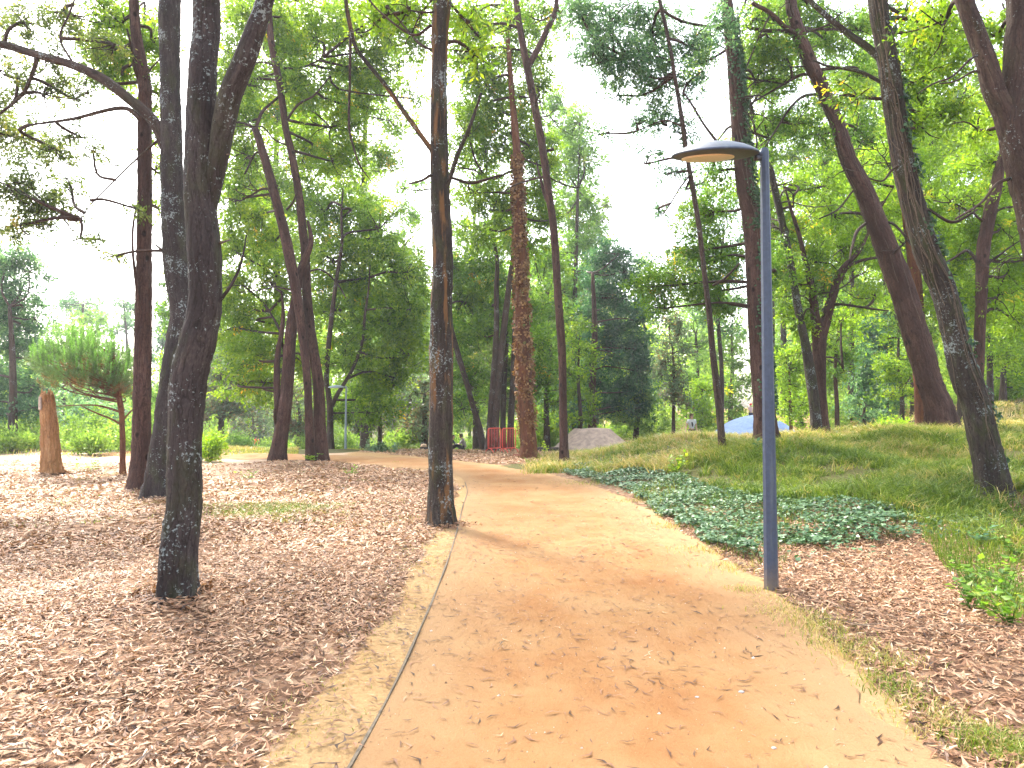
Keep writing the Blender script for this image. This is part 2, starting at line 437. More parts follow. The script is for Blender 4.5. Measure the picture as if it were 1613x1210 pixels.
def tree(label, trunk, blobs=(), pal='mid', bark='brown', D=None, ext=5.0, limbs=(), dens=1.0, over=(), sides=14,
         rough=0.035, group=None, dead=0, vines=0, ivy=None, name='tree', lean=0.0, Lf=None, stems=(), droop=0.35, wid=0.40, twig_bark='brown', tmean=0.45, layers=2.3, cat='tree'):
    SEED[0] += 1
    rng = np.random.default_rng(SEED[0])
    b = gnd(trunk[0][0], trunk[0][1])
    if D is None: D = b[1]
    else:
        q = at(trunk[0][0], trunk[0][1], D); b = np.array([q[0], D, float(gz(q[0], D))])
    t = thing(name, label, cat, b, group)
    Lf = Lf or leaf_len(D)
    def bole(line, nm, sd, extend, z_b=None):
        K = skeleton(line, D, lean)
        if z_b is not None:
            K[0, 2] = z_b - 0.12
        if extend > 0:
            dv = unit(K[-1, :3] - K[-2, :3]); dv = unit(dv * 0.75 + np.array([0, 0, 0.35]) + 0.06 * rng.normal(size=3))
            r = K[-1, 3]
            for f, g in ((0.35, 0.85), (0.7, 0.6), (1.0, 0.28)):
                K = np.vstack([K, np.append(K[-1, :3] * 0 + K[len(line) - 1, :3] + dv * extend * f + rng.normal(size=3) * 0.05 * extend * f * np.array([1, 1, 0]), r * g)])
        h = np.linalg.norm(np.diff(K[:, :3], axis=0), axis=1).sum()
        n = int(np.clip(h / (0.05 if sides >= 24 else 0.16), 14, 220))
        Q = smooth_line(K, n)
        R = Q[:, 3].copy(); FL = None
        if z_b is not None:
            FL = 0.30 * np.exp(-np.maximum(Q[:, 2] - z_b, 0) / (1.6 * R[0] + 0.04))
            R *= 1 + 0.24 * np.exp(-np.maximum(Q[:, 2] - z_b, 0) / (2.2 * R[0] + 0.05))
        a = Acc()
        tube(a, Q[:, :3], R, sides, 0.5, rough, sd, s0=rng.uniform(0, 300), flare=FL)
        a.build(nm, BARK[bark], t)
        return Q
    Q = bole(trunk, 'trunk', SEED[0], ext, b[2])
    if D < 20: FEET.append((b[0], b[1], Q[0, 3] * 1.2))
    sk = [Q]
    for k, st in enumerate(stems):
        sk.append(bole(st, 'stem', SEED[0] * 7 + k, ext * 0.8, b[2] if st[0][1] >= trunk[0][1] - 12 else None))
    for k, lm in enumerate(limbs):
        K = skeleton(lm, D, rng.uniform(-0.12, 0.12) * D * 0.4)
        q = smooth_line(K, max(12, int(len(lm) * 7)))
        a = Acc(); tube(a, q[:, :3], np.maximum(q[:, 3], 0.005), 8 if sides < 24 else 12, 0.5, 0.05, SEED[0] * 3 + k, s0=rng.uniform(0, 300))
        a.build('limb', BARK[('brown' if bark == 'dark' and lm[0][2] < 25 and lm[0][0] < 265 else bark) if lm[0][2] > 5 else twig_bark], t)
        sk.append(q)
    SK = np.vstack(sk)
    tw = Acc(); lf = Acc()
    B = []
    for bl in blobs:
        px, py, rx, ry = bl[:4]
        de = bl[4] if len(bl) > 4 else 1.0
        dd = bl[5] if len(bl) > 5 else 0.75 * (rx + ry) * 0.5 * D / F + rng.uniform(-0.01, 0.06) * D
        c = at(px, py, D + dd); m = (D + dd) / F
        B.append((c, np.array([rx * m, (rx + ry) * 0.5 * m, ry * m]), de))
    top = Q[-1]
    for (dx, dy, dz, rx, rz, de) in over:          # lumps above the picture, relative to the trunk top
        B.append((top[:3] + np.array([dx, dy, dz]), np.array([rx, rx, rz]), de * 0.6))
    for (c, r, de) in B:
        cost = np.linalg.norm(SK[:, :3] - c, axis=1) + 1.5 * np.maximum(0, SK[:, 2] - c[2] + 0.3 * r[2])
        i = int(np.argmin(cost))
        own = Acc() if D < 50 else tw
        blob(lf, c, r, de * dens, Lf, wid, droop, own, SK[i, :3], rng, tmean + rng.normal(0, 0.03), layers=layers)
        if own is not tw and own.n: own.build('branch', BARK[twig_bark], t)
    for _ in range(dead):
        i = rng.integers(int(len(Q) * 0.25), int(len(Q) * 0.9))
        an = rng.uniform(0, 6.28)
        db = Acc()
        dead_branch(db, Q[i, :3], np.array([math.cos(an), math.sin(an) * 0.7, rng.uniform(-0.1, 0.7)]), rng.uniform(0.09, 0.19) * D * 0.55, 0.0022 * D * rng.uniform(0.5, 1), rng)
        db.build('dead_branch', BARK[twig_bark], t)
    if tw.n: tw.build('branches', BARK[twig_bark], t)
    if lf.n: lf.build('crown', LEAF[pal], t, False)
    if ivy: add_ivy(t, Q, rng, **ivy)
    if vines: add_vines(t, Q, rng, vines)
    return t

def on_bark(Q, T, U, W, s, ang, off=0.0):
    i = np.clip((s * (len(Q) - 1)).astype(int), 0, len(Q) - 1)
    nrm = np.cos(ang)[:, None] * U[i] + np.sin(ang)[:, None] * W[i]
    return Q[i, :3] + nrm * (Q[i, 3:4] + off), nrm, T[i]

def add_ivy(t, Q, rng, n=2500, s0=0.0, s1=0.6, bias=None, size=0.09, mat=None, spread=1.4, off=0.05, tint=0.45):
    T, U, W = frames(Q[:, :3])
    acc = Acc()
    m = n // 12
    s = rng.uniform(s0, s1, m)
    # bias: world x direction (-1 left side, +1 right side) where the ivy sits
    ang = rng.uniform(0, 6.28, m)
    if bias is not None:
        i = np.clip((s * (len(Q) - 1)).astype(int), 0, len(Q) - 1)
        d = np.zeros((m, 3)); d[:, 0] = bias; d[:, 1] = -0.45
        ang = np.arctan2((W[i] * d).sum(1), (U[i] * d).sum(1)) + rng.normal(0, 0.5 * spread, m)
    keep = rng.uniform(size=m) < np.clip((s - s0) / 0.12, 0.10, 1); s = s[keep]; ang = ang[keep]; m = len(s)
    s = np.repeat(s, 12) + rng.normal(0, 0.006, m * 12); ang = np.repeat(ang, 12) + rng.normal(0, 0.22, m * 12)
    s = np.clip(s, s0, 1)
    P, nr, tt = on_bark(Q, T, U, W, s, ang)
    P = P + nr * rng.uniform(0.0, off, len(P))[:, None]
    D = unit(rng.normal(size=P.shape) * 0.6 - tt * 0.8 + nr * 0.25)
    Ls = size * rng.uniform(0.6, 1.3, len(P))
    kites(acc, P, D, Ls, Ls * 0.85, unit(nr + 0.45 * rng.normal(size=P.shape)), np.clip(rng.normal(tint, 0.2, len(P)), 0, 1), rng, 0.1, 0.0)
    acc.build('ivy', mat or IVYM, t, False)

def add_vines(t, Q, rng, n):
    T, U, W = frames(Q[:, :3]); acc = Acc()
    for _ in range(n):
        k = 26; s = np.linspace(rng.uniform(0.04, 0.35), rng.uniform(0.4, 0.75), k)
        ang = rng.uniform(0, 6.28) + np.cumsum(rng.normal(0, 0.16, k))
        P, nr, _ = on_bark(Q, T, U, W, s, ang, 0.008)
        tube(acc, smooth_line(P, 50), rng.uniform(0.004, 0.009), 4, 0.5, cap=False)
    acc.build('vine', BARK['pale'], t)

# ---- near and middle trees
tree('near dark leaning trunk spotted with white lichen, closest to the camera, on leaf litter',
     [(278, 940, 52), (283, 870, 53), (290, 800, 52), (291, 720, 51), (293, 640, 53), (298, 590, 56), (309, 545, 55), (318, 505, 52), (323, 467, 50), (322, 400, 51), (317, 340, 49), (315, 290, 48), (317, 200, 46), (320, 100, 43), (325, 0, 41)],
     bark='dark', sides=44, rough=0.022, ext=7, pal='olive',
     limbs=[[(330, 330, 20), (340, 275, 27), (348, 218, 33), (356, 180, 35), (365, 144, 35), (392, 77, 33), (418, 0, 27), (445, -90, 22), (470, -190, 14)],
            [(345, 232, 5), (357, 221, 5), (366, 205, 4), (370, 165, 3), (371, 142, 1.5)],
            [(357, 221, 3), (345, 205, 2.5), (340, 192, 1.2)],
            [(336, 255, 5), (350, 245, 4), (362, 243, 2)],
            [(345, 475, 6), (362, 452, 5), (376, 425, 4), (384, 395, 3), (388, 370, 1.5)],
            [(346, 383, 5), (356, 380, 3), (362, 378, 1.5)],
            [(311, 45, 6), (306, 15, 5), (303, -20, 4)]],
     over=[(1.0, 0.5, 0.5, 2.2, 1.5, 0.5), (-1.2, 2.0, -0.6, 2.0, 1.4, 0.5)], Lf=0.11, twig_bark='pale')

tree('dark curved trunk directly behind the near lichened trunk, with a long bough arching left',
     [(256, 785, 44), (259, 740, 44), (263, 700, 44), (270, 640, 43), (276, 590, 42), (284, 534, 40), (289, 500, 38), (286, 467, 37), (278, 425, 36), (275, 380, 35), (272, 300, 34), (270, 200, 32), (268, 100, 30), (268, 0, 33)],
     bark='dark', sides=32, rough=0.02, ext=8, pal='olive', dens=0.75, twig_bark='brown', Lf=0.085,
     limbs=[[(262, 232, 20), (248, 200, 19), (234, 181, 18), (201, 154, 17), (161, 124, 16), (117, 104, 14), (60, 87, 13), (0, 70, 12), (-70, 62, 9)],
            [(58, 92, 8), (55, 105, 7), (46, 128, 6), (38, 145, 6), (23, 161, 5), (0, 179, 4), (-20, 195, 3)],
            [(222, 190, 8), (211, 178, 8), (196, 171, 7), (167, 174, 6), (117, 187, 5), (47, 197, 3)],
            [(258, 215, 5), (244, 225, 4), (218, 248, 3), (187, 278, 2.5), (144, 321, 2), (127, 345, 1.5)],
            [(187, 262, 2.5), (165, 259, 2), (148, 275, 1.6), (141, 300, 1.2), (143, 318, 1)],
            [(256, 395, 4), (248, 388, 3), (241, 383, 1.5)],
            [(118, 104, 4), (95, 60, 3.5), (110, 20, 3), (125, -20, 2)]],
     blobs=[(40, 30, 60, 40, .8), (110, 25, 60, 40, .6), (20, 120, 50, 40, .7), (70, 150, 55, 35, .6), (125, 145, 40, 30, .5), (30, 215, 50, 45, .9), (85, 235, 40, 40, .7), (20, 290, 45, 45, 1.0), (65, 310, 45, 40, .9), (105, 290, 30, 30, .6), (30, 350, 50, 35, .9), (130, 210, 35, 20, .4), (150, 235, 25, 14, .4), (100, 335, 30, 25, .5), (130, 375, 28, 14, .35), (180, 400, 24, 14, .3), (165, 60, 40, 40, .5), (75, 95, 40, 25, .5), (215, 330, 16, 18, .5), (-40, 200, 50, 90, 1), (-40, 60, 50, 60, .8)],
     over=[(-2.0, 1, -3, 2.6, 2.0, .5), (1.5, 0, -2, 2.4, 2, .5), (0, 0, 0, 2.5, 2, .5)])

tree('slim reddish trunk with a dark cleft at its foot, left of the two dark trunks',
     [(221, 772, 31), (222, 730, 28), (223, 680, 27), (224, 600, 26), (226, 500, 25), (227, 400, 23), (228, 300, 22), (228, 200, 21), (228, 134, 20), (222, 100, 19), (214, 50, 16), (211, 0, 15)],
     bark='red', sides=24, rough=0.012, ext=7, pal='bright', dens=1.0,
     stems=[[(232, 770, 10), (233, 730, 10), (232, 690, 9), (229, 660, 6)]],
     limbs=[[(219, 130, 5), (212, 105, 5), (208, 80, 4), (200, 45, 3)], [(222, 130, 4), (236, 110, 3), (250, 95, 2)]],
     blobs=[(185, 30, 55, 45, .9), (160, 70, 45, 40, .8), (190, 110, 40, 40, .7), (240, 60, 35, 50, .8), (150, 120, 35, 30, .6), (245, 130, 20, 40, .7), (240, 190, 18, 40, .6), (248, 260, 14, 40, .7), (250, 330, 12, 30, .7)],
     over=[(0, 0, -2, 2.2, 1.8, .6), (1.5, 1, -4, 2, 1.5, .5)])

tree('pale leaning bole at left of the path bend, splintered at its side',
     [(435, 726, 25), (441, 690, 21), (448, 650, 20), (453, 600, 19), (457, 534, 18), (461, 500, 17), (466, 470, 14)],
     bark='red', ext=3, pal='bright', tmean=0.5, sides=20,
     stems=[[(441, 716, 14), (439, 690, 11), (437, 645, 10), (436, 600, 10), (437, 560, 9)]],
     limbs=[[(434, 668, 5), (433, 655, 5), (432.5, 645, 4)], [(448, 560, 4), (440, 520, 4), (424, 490, 3)]],
     blobs=[(395, 470, 50, 55), (370, 520, 40, 45), (400, 560, 50, 45), (430, 440, 45, 50), (380, 600, 40, 30), (415, 610, 30, 25), (360, 440, 30, 50), (440, 500, 30, 40, 1, 3), (372, 390, 35, 45), (480, 560, 40, 40, 1, 3)])

tree('brown trunk with a broken top, left one of the twin trunks by the path bend',
     [(489, 726, 15), (487, 680, 13), (484, 601, 12.5), (477, 534, 14), (468, 467, 15), (455, 400, 17), (446, 360, 16), (431, 301, 15), (414, 240, 13), (401, 201, 11)],
     bark='red', ext=0, pal='bright', dens=0.9, tmean=0.46, sides=20, dead=3,
     limbs=[[(402, 205, 6), (412, 178, 5), (425, 165, 4), (450, 145, 3.5), (487, 133, 2)], [(424, 262, 4), (405, 240, 3), (385, 275, 3)], [(452, 330, 4), (462, 318, 3), (468, 300, 2)], [(440, 345, 3), (446, 372, 2), (462, 388, 1.5)]],
     blobs=[(385, 250, 45, 45), (365, 310, 35, 50), (395, 340, 45, 45), (360, 200, 30, 40, .8), (430, 380, 40, 40, 1, 3), (400, 190, 40, 35, .7)])

tree('taller brown trunk, right one of the twin trunks by the path bend',
     [(506, 726, 22), (504, 680, 19), (501, 601, 17), (491, 534, 16), (484, 467, 15), (481, 400, 14), (476, 350, 13), (470, 301, 12), (459, 240, 11.5), (450, 201, 11), (441, 134, 11), (432, 90, 11), (425, 40, 10)],
     bark='red', ext=7, pal='bright', dens=1.05, tmean=0.44, sides=20, dead=4,
     limbs=[[(448, 195, 4), (470, 165, 4), (495, 150, 3), (520, 120, 2)], [(481, 430, 3.5), (505, 425, 3), (530, 445, 2.5), (545, 470, 2)], [(447, 108, 4), (480, 105, 3), (510, 90, 2.5)]],
     blobs=[(500, 60, 70, 55), (560, 110, 60, 50, .9), (470, 120, 40, 50), (520, 190, 60, 50), (600, 50, 60, 45, .7), (610, 110, 45, 40, .6), (450, 40, 40, 50, .8), (540, 20, 60, 40, .8), (620, 20, 50, 40, .9), (660, 60, 35, 40, .8), (580, 170, 45, 35, .8), (400, 20, 45, 40, .9), (360, 120, 30, 50, .8), (480, 230, 50, 45), (540, 250, 50, 40), (380, 60, 40, 50, .7), (390, 130, 35, 40, .7), (650, 150, 25, 30, .5)],
     over=[(0, 0, -2, 2.5, 2, .6)])

tree('broad green crowned tree with a forked trunk behind the twin trunks, near the far lamp',
     [(520, 707, 12), (520, 670, 10), (520, 645, 10), (517, 620, 9), (514, 590, 8), (520, 520, 8), (530, 440, 6)],
     bark='brown', ext=5, pal='bright', sides=12, tmean=0.42,
     stems=[[(523, 640, 7), (531, 622, 7), (540, 608, 6), (556, 580, 5), (570, 540, 5)]],
     blobs=[(545, 340, 60, 50), (600, 370, 60, 50, 1), (520, 400, 60, 50), (580, 440, 70, 55), (640, 430, 50, 50), (530, 480, 60, 50), (600, 510, 70, 50), (550, 560, 60, 45), (640, 540, 45, 50), (610, 590, 50, 35), (560, 620, 55, 30), (530, 650, 40, 22), (590, 640, 45, 24), (650, 480, 30, 40), (500, 330, 50, 40)])

tree('straight dark furrowed trunk with white lichen flecks at the left edge of the path',
     [(695, 828, 39), (694, 760, 36), (694, 701, 37), (695, 640, 36), (695, 600, 36), (695, 551, 37), (694.5, 500, 34), (696, 450, 33), (697, 400, 32), (693, 301, 30), (691, 201, 27), (692, 100, 25), (697, 0, 28)],
     bark='centre', sides=40, rough=0.02, ext=9, pal='bright', Lf=0.10, dens=1.0, dead=2,
     limbs=[[(683, 240, 9), (674, 228, 8), (640, 181, 8), (607, 134, 7), (575, 95, 6.5), (560, 74, 6), (550, 33, 7), (545, 0, 6), (540, -60, 4)],
            [(700, 300, 9), (706, 288, 8), (721, 244, 7), (741, 197, 6), (758, 147, 4)],
            [(686, 280, 5), (679, 276, 5), (665, 284, 4), (644, 290, 3)],
            [(704, 275, 4), (712, 280, 4), (741, 288, 5), (765, 283, 4), (791, 275, 3)],
            [(738, 288, 3), (739, 300, 2.5)],
            [(706, 0, 6), (713, 10, 5), (735, 35, 4), (754, 57, 4), (771, 63, 2)],
            [(680, 40, 5), (650, 55, 4), (600, 20, 3), (570, -15, 3)],
            [(681, 80, 4), (660, 68, 4), (640, 45, 3), (610, 10, 2)],
            [(552, 60, 5), (551, 130, 4), (550, 200, 4), (558, 235, 3.5), (567, 261, 3), (584, 285, 1.5)],
            [(683, 297, 2.5), (660, 300, 2), (632, 297, 1.2)]],
     blobs=[(735, 25, 40, 35, .8), (640, 10, 50, 30, .8), (745, 80, 30, 30, .6), (590, 25, 40, 35, .7)],
     over=[(0, 0, 0, 2.4, 1.8, .6), (-1.8, 1, -2, 2, 1.4, .5), (1.6, 0.6, -1.4, 2, 1.5, .5)])

tree('tall trunk wrapped in dry brown ivy beside the red barriers',
     [(833, 722, 25), (832, 690, 24), (829, 650, 23), (827, 601, 22), (824, 551, 23), (823, 500, 22), (821, 450, 20), (820, 400, 18), (817, 340, 15), (816, 290, 15), (815, 251, 13), (811, 200, 11), (806, 144, 9), (800, 60, 7)],
     bark='rust', sides=24, rough=0.03, ext=4, pal='bright', dens=0.95, tmean=0.38,
     limbs=[[(816, 268, 4), (800, 272, 4), (780, 282, 3), (765, 280, 2)]],
     blobs=[(770, 120, 45, 45), (800, 80, 35, 45), (745, 170, 40, 45), (800, 180, 45, 45), (840, 150, 35, 45, .9), (765, 230, 50, 40), (840, 220, 40, 40), (805, 240, 40, 30), (745, 300, 35, 35, .8), (790, 320, 50, 40), (840, 300, 40, 40), (760, 360, 45, 35), (860, 350, 30, 40), (830, 385, 35, 25), (770, 50, 50, 45, 1.0), (730, 90, 35, 45, .9), (725, 20, 40, 35, .9), (735, 210, 30, 40, .9), (850, 90, 30, 45, .9), (830, 30, 40, 35, .8), (860, 260, 25, 40, .8), (725, 260, 20, 30, .6)],
     ivy=dict(n=5600, s0=0.02, s1=0.58, size=0.12, mat=DEADIVY, off=0.10))

tree('slender red barked trunk on the right verge where the path turns',
     [(889, 731, 15), (888, 690, 13), (887, 640, 12.5), (886, 580, 12.5), (884, 534, 13), (879, 467, 12.5), (875, 400, 12), (871, 350, 12), (864, 301, 12), (857, 250, 12), (849, 201, 12), (836, 134, 12), (829, 100, 11.5), (820, 50, 10.5), (813, 0, 9.5)],
     bark='red', sides=24, rough=0.02, ext=6, pal='mid', dens=0.6, dead=2,
     limbs=[[(830, 108, 10), (836, 98, 10), (851, 70, 9.5), (868, 35, 9), (875, 17, 8), (878, -10, 7), (884, -60, 6)],
            [(868, 322, 7), (860, 312, 6), (851, 280, 4), (845, 255, 2)],
            [(872, 235, 5), (857, 238, 4), (858, 222, 3), (860, 216, 2)],
            [(818, 45, 4), (805, 40, 5), (788, 37, 5), (770, 40, 4), (754, 50, 3), (745, 62, 2)],
            [(858, 278, 3), (840, 282, 3), (810, 292, 2.5), (790, 305, 2)],
            [(866, 280, 2.5), (890, 292, 2), (915, 296, 1.5)]],
     blobs=[(880, 20, 40, 35, .7), (845, 25, 35, 35, .7), (800, 30, 40, 35, .8)],
     over=[(0, 0, -1.5, 2.2, 1.6, .6), (1.5, 1, -2.5, 2, 1.4, .5)])

tree('thin upright trunk on the grassy bank left of the blue lamp',
     [(1139, 713, 11), (1134, 660, 11), (1128, 601, 11), (1122, 550, 10), (1118, 500, 9.5), (1112, 450, 8.5), (1106, 400, 8), (1100, 350, 8), (1092, 301, 8), (1083, 250, 7), (1076, 201, 7), (1068, 150, 6.5), (1062, 117, 6), (1057, 84, 6), (1048, 40, 6), (1039, 0, 6)],
     bark='brown', sides=16, rough=0.03, ext=4, pal='blue', dens=0.85, tmean=0.5,
     limbs=[[(1122, 450, 4), (1140, 440, 4), (1165, 415, 3)], [(1060, 100, 4), (1040, 90, 3), (1020, 90, 2.5), (990, 92, 2)], [(1077, 200, 3), (1050, 190, 2.5), (1030, 195, 2), (1000, 208, 1.5)], [(1092, 270, 3), (1072, 295, 2.5), (1050, 330, 2), (1035, 345, 1.4)], [(1128, 222, 5), (1108, 195, 4), (1090, 165, 4), (1080, 150, 3)]],
     blobs=[(915, 25, 45, 35, 1), (970, 30, 60, 40, 1.1), (1030, 50, 50, 45, 1.1), (960, 85, 60, 40, 1), (1010, 115, 50, 40, 1), (930, 75, 35, 30, .8), (1050, 130, 40, 40, .9), (980, 145, 35, 25, .7), (1085, 60, 35, 50, .9), (1040, 190, 35, 30, .7), (1080, 200, 28, 35, .6), (1000, 195, 25, 22, .4), (1090, 130, 25, 35, .7), (1060, 270, 25, 25, .45), (1035, 330, 20, 18, .4), (1025, 250, 22, 25, .4), (1130, 30, 30, 40, .8), (950, 205, 16, 14, .4), (1095, 290, 20, 20, .5)],
     over=[(0, 0, -.5, 2.0, 1.5, .8)])

tree('ivy clad trunk standing just behind the blue lamp post',
     [(1208, 690, 33), (1204, 650, 31), (1200, 601, 31), (1194, 500, 31), (1189, 400, 30), (1183, 340, 29), (1175, 301, 28), (1169, 250, 26), (1164, 201, 24), (1159, 134, 23), (1152, 67, 20), (1144, 0, 18)],
     D=21, bark='red', sides=28, rough=0.03, ext=7, pal='mid', dens=1.1, vines=7, dead=6,
     limbs=[[(1160, 215, 4), (1150, 200, 4), (1130, 222, 3)], [(1170, 120, 3), (1195, 60, 3), (1215, 20, 3)]],
     blobs=[(1120, 330, 45, 50), (1075, 390, 35, 35, .8), (1120, 410, 50, 40), (1060, 440, 50, 28, 1.1), (1020, 455, 30, 22, .9), (1040, 480, 25, 25, .7), (1105, 450, 40, 30), (1130, 260, 30, 40, .8), (1205, 60, 45, 45, .9), (1190, 120, 35, 40, .8), (1215, 210, 35, 40, .8), (1230, 130, 30, 35, .8), (1100, 90, 30, 40, .7), (1235, 20, 35, 35, .8), (1220, 420, 25, 50, .8), (1130, 480, 30, 25, .8)],
     over=[(0, 0, -1, 2.5, 2, .6), (1.5, 1, -3, 2, 1.5, .5)],
     ivy=dict(n=5200, s0=0.0, s1=0.62, size=0.085, off=0.10, bias=0.9, spread=1.3))

tree('thin leaning stem left of the forked trunk on top of the bank',
     [(1287, 680, 16), (1283, 640, 16), (1278, 601, 17), (1272, 560, 15), (1267, 534, 13), (1260, 500, 12), (1254, 467, 12), (1243, 400, 11), (1232, 350, 11), (1221, 301, 11), (1205, 234, 9), (1192, 200, 8), (1178, 150, 7), (1168, 90, 6)],
     D=23.5, bark='mossy', sides=16, rough=0.03, ext=3, pal='bright', dens=0.8, dead=8, tmean=0.48,
     limbs=[[(1262, 510, 3), (1270, 488, 3), (1280, 490, 2), (1288, 505, 1.5)], [(1180, 170, 4), (1200, 145, 4), (1235, 128, 4), (1262, 118, 3)], [(1225, 320, 3), (1235, 300, 3), (1248, 305, 2), (1250, 325, 2)]],
     blobs=[(1250, 360, 50, 45), (1230, 430, 30, 50), (1265, 440, 45, 40), (1215, 340, 30, 40, .8), (1240, 290, 35, 35, .7), (1260, 500, 40, 35, .9)])

tree('forked trunk dividing in a V on top of the bank',
     [(1297, 678, 20), (1293, 640, 19), (1291, 601, 19), (1290, 560, 20), (1290, 530, 21), (1284, 500, 15), (1281, 470, 13), (1276, 440, 11), (1268, 410, 8)],
     D=24, bark='red', sides=20, rough=0.03, ext=2.5, pal='lime', dens=0.8, dead=5, tmean=0.4,
     stems=[[(1291, 540, 18), (1298, 515, 17), (1305, 490, 15), (1313, 462, 13), (1320, 437, 11), (1330, 420, 9), (1350, 400, 7), (1362, 380, 5)]],
     limbs=[[(1318, 450, 7), (1332, 425, 7), (1352, 412, 5), (1384, 405, 4)], [(1310, 480, 5), (1330, 480, 4), (1370, 486, 4), (1400, 490, 2)], [(1299, 562, 3), (1318, 566, 3), (1330, 585, 1.5)]],
     blobs=[(1310, 330, 55, 45), (1370, 320, 45, 45), (1330, 390, 60, 40), (1290, 280, 40, 35, .8), (1350, 270, 40, 35, .8), (1380, 400, 40, 35), (1330, 510, 35, 25, .7), (1290, 400, 35, 30), (1370, 460, 35, 25, .8)])

tree('thick reddish leaning trunk dotted with knots on the grassy bank',
     [(1488, 676, 44), (1478, 640, 37), (1463, 601, 35), (1452, 560, 38), (1440, 520, 38), (1428, 476, 37), (1416, 440, 37), (1402, 405, 35), (1380, 350, 31), (1361, 301, 28), (1336, 250, 24), (1321, 201, 21), (1304, 160, 21), (1293, 134, 21), (1277, 100, 21), (1263, 67, 21), (1252, 30, 19), (1246, 0, 17)],
     D=21, bark='red', sides=30, rough=0.025, ext=6, pal='mid', dens=1.0, vines=9, dead=13,
     limbs=[[(1258, 55, 8), (1235, 42, 8), (1215, 22, 7), (1185, 5, 6)], [(1262, 65, 7), (1240, 50, 6), (1200, 48, 6), (1170, 40, 5)], [(1283, 118, 5), (1262, 118, 5), (1235, 132, 4), (1205, 150, 3), (1180, 165, 3)], [(1290, 148, 5), (1265, 152, 5), (1245, 170, 4), (1225, 200, 3), (1205, 232, 2)], [(1355, 290, 4), (1340, 305, 3), (1320, 330, 3), (1290, 345, 2)], [(1390, 350, 5), (1410, 355, 4), (1440, 390, 4)], [(1363, 352, 5), (1350, 365, 5), (1342, 390, 4), (1338, 410, 2)]],
     blobs=[(1300, 60, 50, 40, .8), (1230, 90, 40, 40, .7), (1340, 110, 45, 40, .8), (1250, 190, 35, 35, .6), (1350, 200, 40, 40, .8), (1290, 210, 35, 35, .6), (1270, 20, 40, 35, .7), (1350, 40, 40, 35, .8), (1190, 20, 35, 30, .7)],
     over=[(0, 0, -1, 2.5, 1.8, .6)])

tree('brown trunk mostly hidden behind the thick reddish leaning trunk',
     [(1458, 673, 26), (1454, 640, 22), (1450, 600, 20), (1448, 540, 20), (1446, 480, 19), (1441, 430, 18), (1437, 400, 17), (1428, 330, 14), (1420, 260, 11)],
     bark='rust', sides=18, rough=0.05, ext=3, pal='lime', dens=0.8, tmean=0.38, D=24,
     blobs=[(1440, 260, 45, 45), (1480, 300, 45, 45), (1450, 340, 40, 40), (1430, 200, 40, 40), (1400, 250, 40, 40), (1490, 370, 45, 35), (1420, 430, 35, 30, .8)])

tree('near leaning grey brown trunk with sparse ivy and pale vines at right of the bank',
     [(1567, 782, 44), (1560, 740, 42), (1552, 701, 42), (1543, 665, 41), (1535, 634, 40), (1524, 601, 42), (1513, 567, 38), (1505, 534, 36), (1497, 500, 36), (1483, 450, 36), (1463, 405, 37), (1451, 370, 36), (1441, 334, 34), (1424, 267, 32), (1413, 201, 30), (1404, 134, 30), (1393, 67, 28), (1382, 0, 27)],
     bark='mossy', sides=36, rough=0.028, ext=7, pal='bright', dens=1.05, vines=16, dead=14,
     limbs=[[(1392, 96, 13), (1381, 87, 12), (1360, 70, 11), (1341, 57, 10), (1322, 42, 9), (1307, 30, 9), (1287, 12, 8), (1268, -6, 7)], [(1403, 138, 7), (1391, 131, 6), (1357, 114, 6), (1330, 108, 5), (1307, 105, 4), (1281, 95, 3)], [(1440, 332, 4), (1462, 330, 4), (1500, 350, 5), (1540, 330, 3)], [(1424, 255, 4), (1405, 268, 4), (1390, 285, 3), (1365, 280, 2)]],
     blobs=[(1450, 60, 45, 40), (1440, 130, 40, 35), (1500, 100, 45, 40), (1490, 30, 45, 35), (1500, 170, 40, 35), (1450, 200, 35, 30, .8), (1420, 20, 30, 30, .8), (1350, 150, 30, 30, .5)],
     over=[(0, 0, -.5, 2.4, 1.8, .6)],
     ivy=dict(n=900, s0=0.0, s1=0.6, size=0.075, off=0.07, bias=0.9, spread=1.0))

tree('big knotty trunk leaning in at the upper right corner, its foot outside the picture',
     [(1720, 830, 62), (1690, 640, 58), (1655, 460, 54), (1630, 340, 50), (1612, 270, 48), (1600, 220, 46), (1597, 180, 44), (1598, 134, 38), (1600, 67, 34), (1601, 0, 30)],
     bark='brown', sides=36, rough=0.035, ext=6, pal='lime', dens=1.05, D=10, dead=4, tmean=0.42, Lf=0.085,
     stems=[[(1598, 225, 36), (1586, 185, 34), (1568, 145, 32), (1554, 100, 29), (1541, 60, 27), (1528, 25, 26), (1518, -5, 25), (1500, -60, 22)]],
     limbs=[[(1560, 140, 4), (1550, 122, 4), (1536, 112, 3.5), (1505, 128, 3), (1480, 132, 2)], [(1548, 85, 4), (1530, 92, 4), (1500, 120, 3), (1470, 132, 3), (1445, 148, 1.5)], [(1595, 280, 5), (1570, 290, 5), (1545, 320, 4), (1505, 345, 3)]],
     blobs=[(1545, 200, 40, 30, .6), (1600, 90, 40, 40, .6), (1480, 30, 50, 40, .7), (1570, 40, 35, 35, .7)],
     over=[(0, 0, -1, 2.2, 1.6, .6), (-1.5, 0.5, -2, 1.8, 1.3, .5)])

